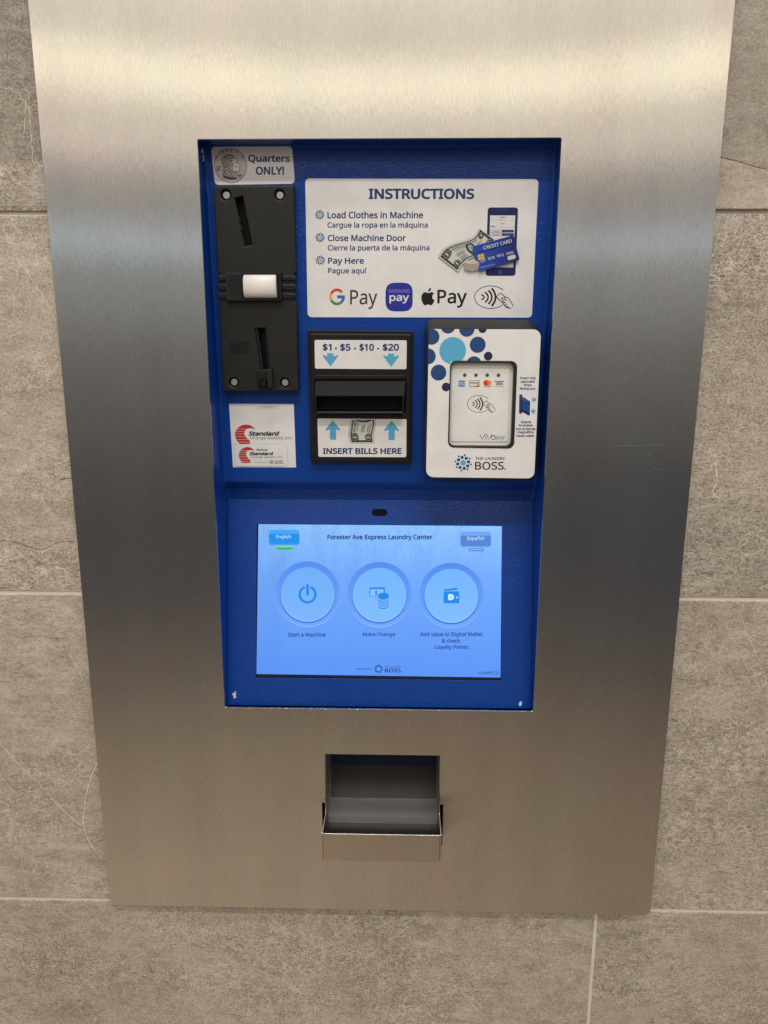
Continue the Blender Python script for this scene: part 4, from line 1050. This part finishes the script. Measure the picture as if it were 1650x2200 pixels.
for i in range(NX):
    for j in range(NZ):
        V = []; col = []
        for s, t in ((i, j + 1), (i + 1, j + 1), (i + 1, j), (i, j)):
            s, t = s / NX, t / NZ
            V.append(tuple(A.lerp(B2, s).lerp(D4.lerp(C2, s), t))); col.append(bgc(s, t))
        tm = (j + .5) / NZ
        P.raw(V, [(0, 1, 2, 3)], col, wet=max(0.10, 1.0 - tm * 1.7))
screen = P.build('touchscreen', kiosk, 'lit blue touchscreen', body=b)
class SPrint(Print):
    def __init__(s): super().__init__(LO, SK + .0001, GLOW)
SNAVY = lin(22, 40, 110); SLATE = lin(42, 82, 165)
P = SPrint(); P.text('Forester Ave Express Laundry Center', 702.8, 1148.6, 929.5, 1162.2, SNAVY, .028); P.build('title_text', screen)
def grad_disc(P, c, r, ctop, cbot, n=48):
    u = P.pl.uv(*c); rad = abs(P.pl.uv(c[0] + r, c[1])[0] - u[0]); pts = circle(u, rad, rad * 1.012, n)
    col = [tuple(ctop[i] + (cbot[i] - ctop[i]) * ((1 - (q[1] - u[1]) / rad) / 2) for i in range(3)) for q in pts]
    P.raw([u] + pts, [(0, 1 + i, 1 + (i + 1) % n) for i in range(n)], [tuple((ctop[i] + cbot[i]) / 2 for i in range(3))] + col)
def touch_button(c, icon, bright):
    P = SPrint(); g = bright
    grad_disc(P, (c[0], c[1] + .3), 70, lin(84, 140, 240), lin(140, 192, 255)); P.up()
    grad_disc(P, (c[0], c[1] - .3), 69, lin(84, 140, 240), lin(112, 166, 252)); P.up()
    grad_disc(P, (c[0], c[1] + 2.2), 60, lin(78, 134, 236), lin(62, 118, 220)); P.up()
    grad_disc(P, (c[0], c[1] + .4), 58.4, lin(84, 150, 240), lin(160, 210, 255)); P.up()
    grad_disc(P, c, 57.2, tuple(x * g for x in lin(112, 176, 252)), tuple(x * g for x in lin(124, 184, 255))); P.up()
    icon(P); return P.build('touch_button', screen)
IC = lin(24, 138, 232)
def power(P):
    c = S1(707, 990); P.ellring(c, 100 / 5.893, 100 / 5.893, 31 / 5.893, IC, 118, 422, 36)
    for a in (118, 422): P.disc((c[0] + 100 / 5.893 * math.cos(R(a)), c[1] - 100 / 5.893 * math.sin(R(a))), 2.6, IC, n=14)
    P.stroke([S1(707, 872), S1(707, 986)], 5.8, IC)
def money(P):
    P.pxpoly([S1(1493, 900), (827, 1262), (827, 1282.5), S1(1493, 1018)], IC, .0008); P.up()
    P.pxpoly([S1(1505, 922), (824.5, 1266.3), (824.5, 1281.2), S1(1502, 1013)], lin(122, 184, 255), .0006); P.up()
    P.pxpoly([S1(1514, 930), (822.5, 1268), (822.5, 1280), S1(1512, 1006)], lin(140, 196, 255)); P.text('$', *S1(1560, 935), *S1(1600, 1003), IC, .03)
    P.up()
    for k in range(4, -1, -1):
        y = 1010 + k * 30
        P.ell(S2(80, y + 10), 77 / 5.893, 50 / 5.893, lin(135, 192, 255)); P.up(); P.ell(S2(80, y), 73 / 5.893, 45 / 5.893, IC); P.up()
def wallet(P):
    P.pxpoly(S2.L([(846, 928), (1000, 905), (1020, 907), (1020, 932), (846, 948)]), IC, .0006); P.pxpoly(S2.L([(845, 950), (1043, 950), (1043, 1102), (845, 1102)]), IC, .0012); P.up()
    P.text('D', *S2(903, 983), *S2(978, 1063), lin(205, 235, 255), .10); P.disc(S2(1013, 1027), 15 / 5.893, lin(150, 205, 255), n=18)
touch_button((660.1, 1277.2), power, .97); touch_button((815.2, 1278.2), money, 1.06); touch_button((970.2, 1280), wallet, 1.06)
def caption(t, x0, y0, x1, y1): P = SPrint(); P.text(t, x0, y0, x1, y1, SLATE, .028); P.build('caption', screen)
caption('Start a Machine', *S3(460, 412), *S3(938, 467)); caption('Make Change', *S3(1408, 411), *S4(231, 471)); 
P = SPrint(); P.text('Add value to Digital Wallet', *S4(546, 407), *S4(1337, 476), SLATE, .028); P.text('& check', *S4(820, 492), *S4(1058, 543), SLATE, .028); P.text('Loyalty Points', *S4(735, 571), *S4(1160, 636), SLATE, .028); P.build('caption', screen)
def lang(z, x0, y0, x1, y1, txt, tb_, c1, c2, cb, pill, pc, pe):
    P = SPrint(); P.pxpoly([z(x0, y0 + 3), z(x1, y0 + 3), z(x1 + 1, y1 + 6), z(x0 + 1, y1 + 6)], lin(70, 130, 225), .0024); P.up()
    P.pxpoly([z(x0, y0), z(x1, y0), z(x1, y1), z(x0, y1)], c1, .0024); P.up()
    P.pxpoly([z(x0 + 3, y0 + 53), z(x1 - 3, y0 + 53), z(x1 - 3, y1 - 25), z(x0 + 3, y1 - 25)], c2); P.pxpoly([z(x0 + 3, y1 - 45), z(x1 - 3, y1 - 45), z(x1 - 3, y1 - 2), z(x0 + 3, y1 - 2)], cb, .0022); P.up()
    P.text(txt, *z(*tb_[:2]), *z(*tb_[2:]), lin(205, 232, 255), .006)
    a, b_, c, d = pill; P.pxpoly([z(a, b_), z(c, b_), z(c, d), z(a, d)], pe, .0014); P.up(); P.pxpoly([z(a + 6, b_ + 8), z(c - 6, b_ + 8), z(c - 6, d - 8), z(a + 6, d - 8)], pc, .001); P.up()
    P.pxpoly([z(a + 14, b_ + 10), z(c - 14, b_ + 10), z(c - 14, b_ + 20), z(a + 14, b_ + 20)], lin(150, 235, 205) if pe[1] > pe[2] else lin(150, 195, 255), .0004)
    return P.build('language_button', screen)
lang(S1, 215, 169, 604, 353, 'English', (310, 232, 497, 287), lin(64, 164, 244), lin(20, 142, 235), lin(30, 150, 238), (308, 370, 519, 426), lin(48, 178, 118), lin(92, 214, 128))
lang(S2, 1057, 191, 1449, 376, 'Español', (1147, 250, 1357, 311), lin(112, 164, 246), lin(82, 132, 212), lin(86, 134, 212), (1159, 401, 1362, 440), lin(96, 148, 230), lin(70, 122, 205))
P = SPrint(); P.text('Powered by', *S3(1320, 861), *S3(1510, 896), SNAVY, .0); bubbles(P, S3(1610, 876), 10.2, lin(70, 170, 245), lin(18, 60, 150), lin(20, 40, 110)); P.text('THE LAUNDRY', *S4(100, 838), *S4(300, 857), SNAVY, .0); P.text('BOSS.', *S4(98, 869), *S4(320, 921), lin(14, 30, 95), .012); P.build('footer_logo', screen)
P = SPrint(); P.text('Kiosk#99138', *S4(1293, 905), *S4(1545, 944), SNAVY, -.004); P.build('kiosk_number', screen)

# ================================================================== coin tray
ty = -.0285
ftl, ftr = at(689.7, 1792, ty), at(948, 1794, ty); fbl, fbr = at(692.4, 1849, ty), at(948.7, 1851, ty)
zr_, zbm = (ftl.z + ftr.z) / 2, (fbl.z + fbr.z) / 2
x0, x1 = (ftl.x + fbl.x) / 2, (ftr.x + fbr.x) / 2
th = .0012
xi0, xi1 = TXL - .0004, TXR + .0004
# front panel between the two cheeks
b = Body(); fpP = Plane((0, ty, 0)); b.plate(fpP, [rquad([(x0 + .0014, zbm), (x1 - .0014, zbm), (x1 - .0014, zr_), (x0 + .0014, zr_)], .0006, 3)], -th, 0, STEEL_TRAY, .0004)
tray = b.build('coin_tray', kiosk, 'folded steel coin tray jutting out below the recess')
yb = .047
for side, X, s in ((0, x0, 1), (1, x1, -1)):
    prof_ = [(ty + .0002, zbm), (ty + .0002, zr_ - .0005), (ty + .0012, zr_ + .0006), (.001, at(822, 1748, 0).z), (.001, TZT - .0015), (yb, TZT - .0015), (yb, zbm)]
    q = Body(); V = [Vector((X, y, z)) for y, z in prof_] + [Vector((X + s * th, y, z)) for y, z in prof_]; n = len(prof_)
    # the part inside the wall stands a little further in than the outer cheek
    for i in range(n):
        for off in (0, n):
            if V[i + off].y > 0: V[i + off].x += (xi0 - x0 - .0002 if side == 0 else xi1 - x1 + .0002)
    F = [tuple(range(n)), tuple(range(2 * n - 1, n - 1, -1))] + [(i, (i + 1) % n, n + (i + 1) % n, n + i) for i in range(n)]
    q.add(V, F, STEEL_TRAY); q.build('side_cheek', tray, bevel=.0003)
q = Body(); zf = zbm + .003
q.quad(Vector((x0, ty + th, zf)), Vector((x1, ty + th, zf)), Vector((x1, .030, zf)), Vector((x0, .030, zf)), STEEL_SHADED); q.build('tray_floor', tray)
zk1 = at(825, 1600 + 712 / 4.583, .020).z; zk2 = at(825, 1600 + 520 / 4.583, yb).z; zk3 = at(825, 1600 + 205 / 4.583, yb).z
q = Body(); q.quad(Vector((x0, .020, zk1)), Vector((x1, .020, zk1)), Vector((x1, yb - .001, zk2)), Vector((x0, yb - .001, zk2)), STEEL_LIT)
q.quad(Vector((x0, .020, zf)), Vector((x1, .020, zf)), Vector((x1, .020, zk1)), Vector((x0, .020, zk1)), STEEL_LIT)
q.quad(Vector((x0, yb - .001, zk2)), Vector((x1, yb - .001, zk2)), Vector((x1, yb, zk3)), Vector((x0, yb, zk3)), STEEL_SHADED); q.build('chute', tray)
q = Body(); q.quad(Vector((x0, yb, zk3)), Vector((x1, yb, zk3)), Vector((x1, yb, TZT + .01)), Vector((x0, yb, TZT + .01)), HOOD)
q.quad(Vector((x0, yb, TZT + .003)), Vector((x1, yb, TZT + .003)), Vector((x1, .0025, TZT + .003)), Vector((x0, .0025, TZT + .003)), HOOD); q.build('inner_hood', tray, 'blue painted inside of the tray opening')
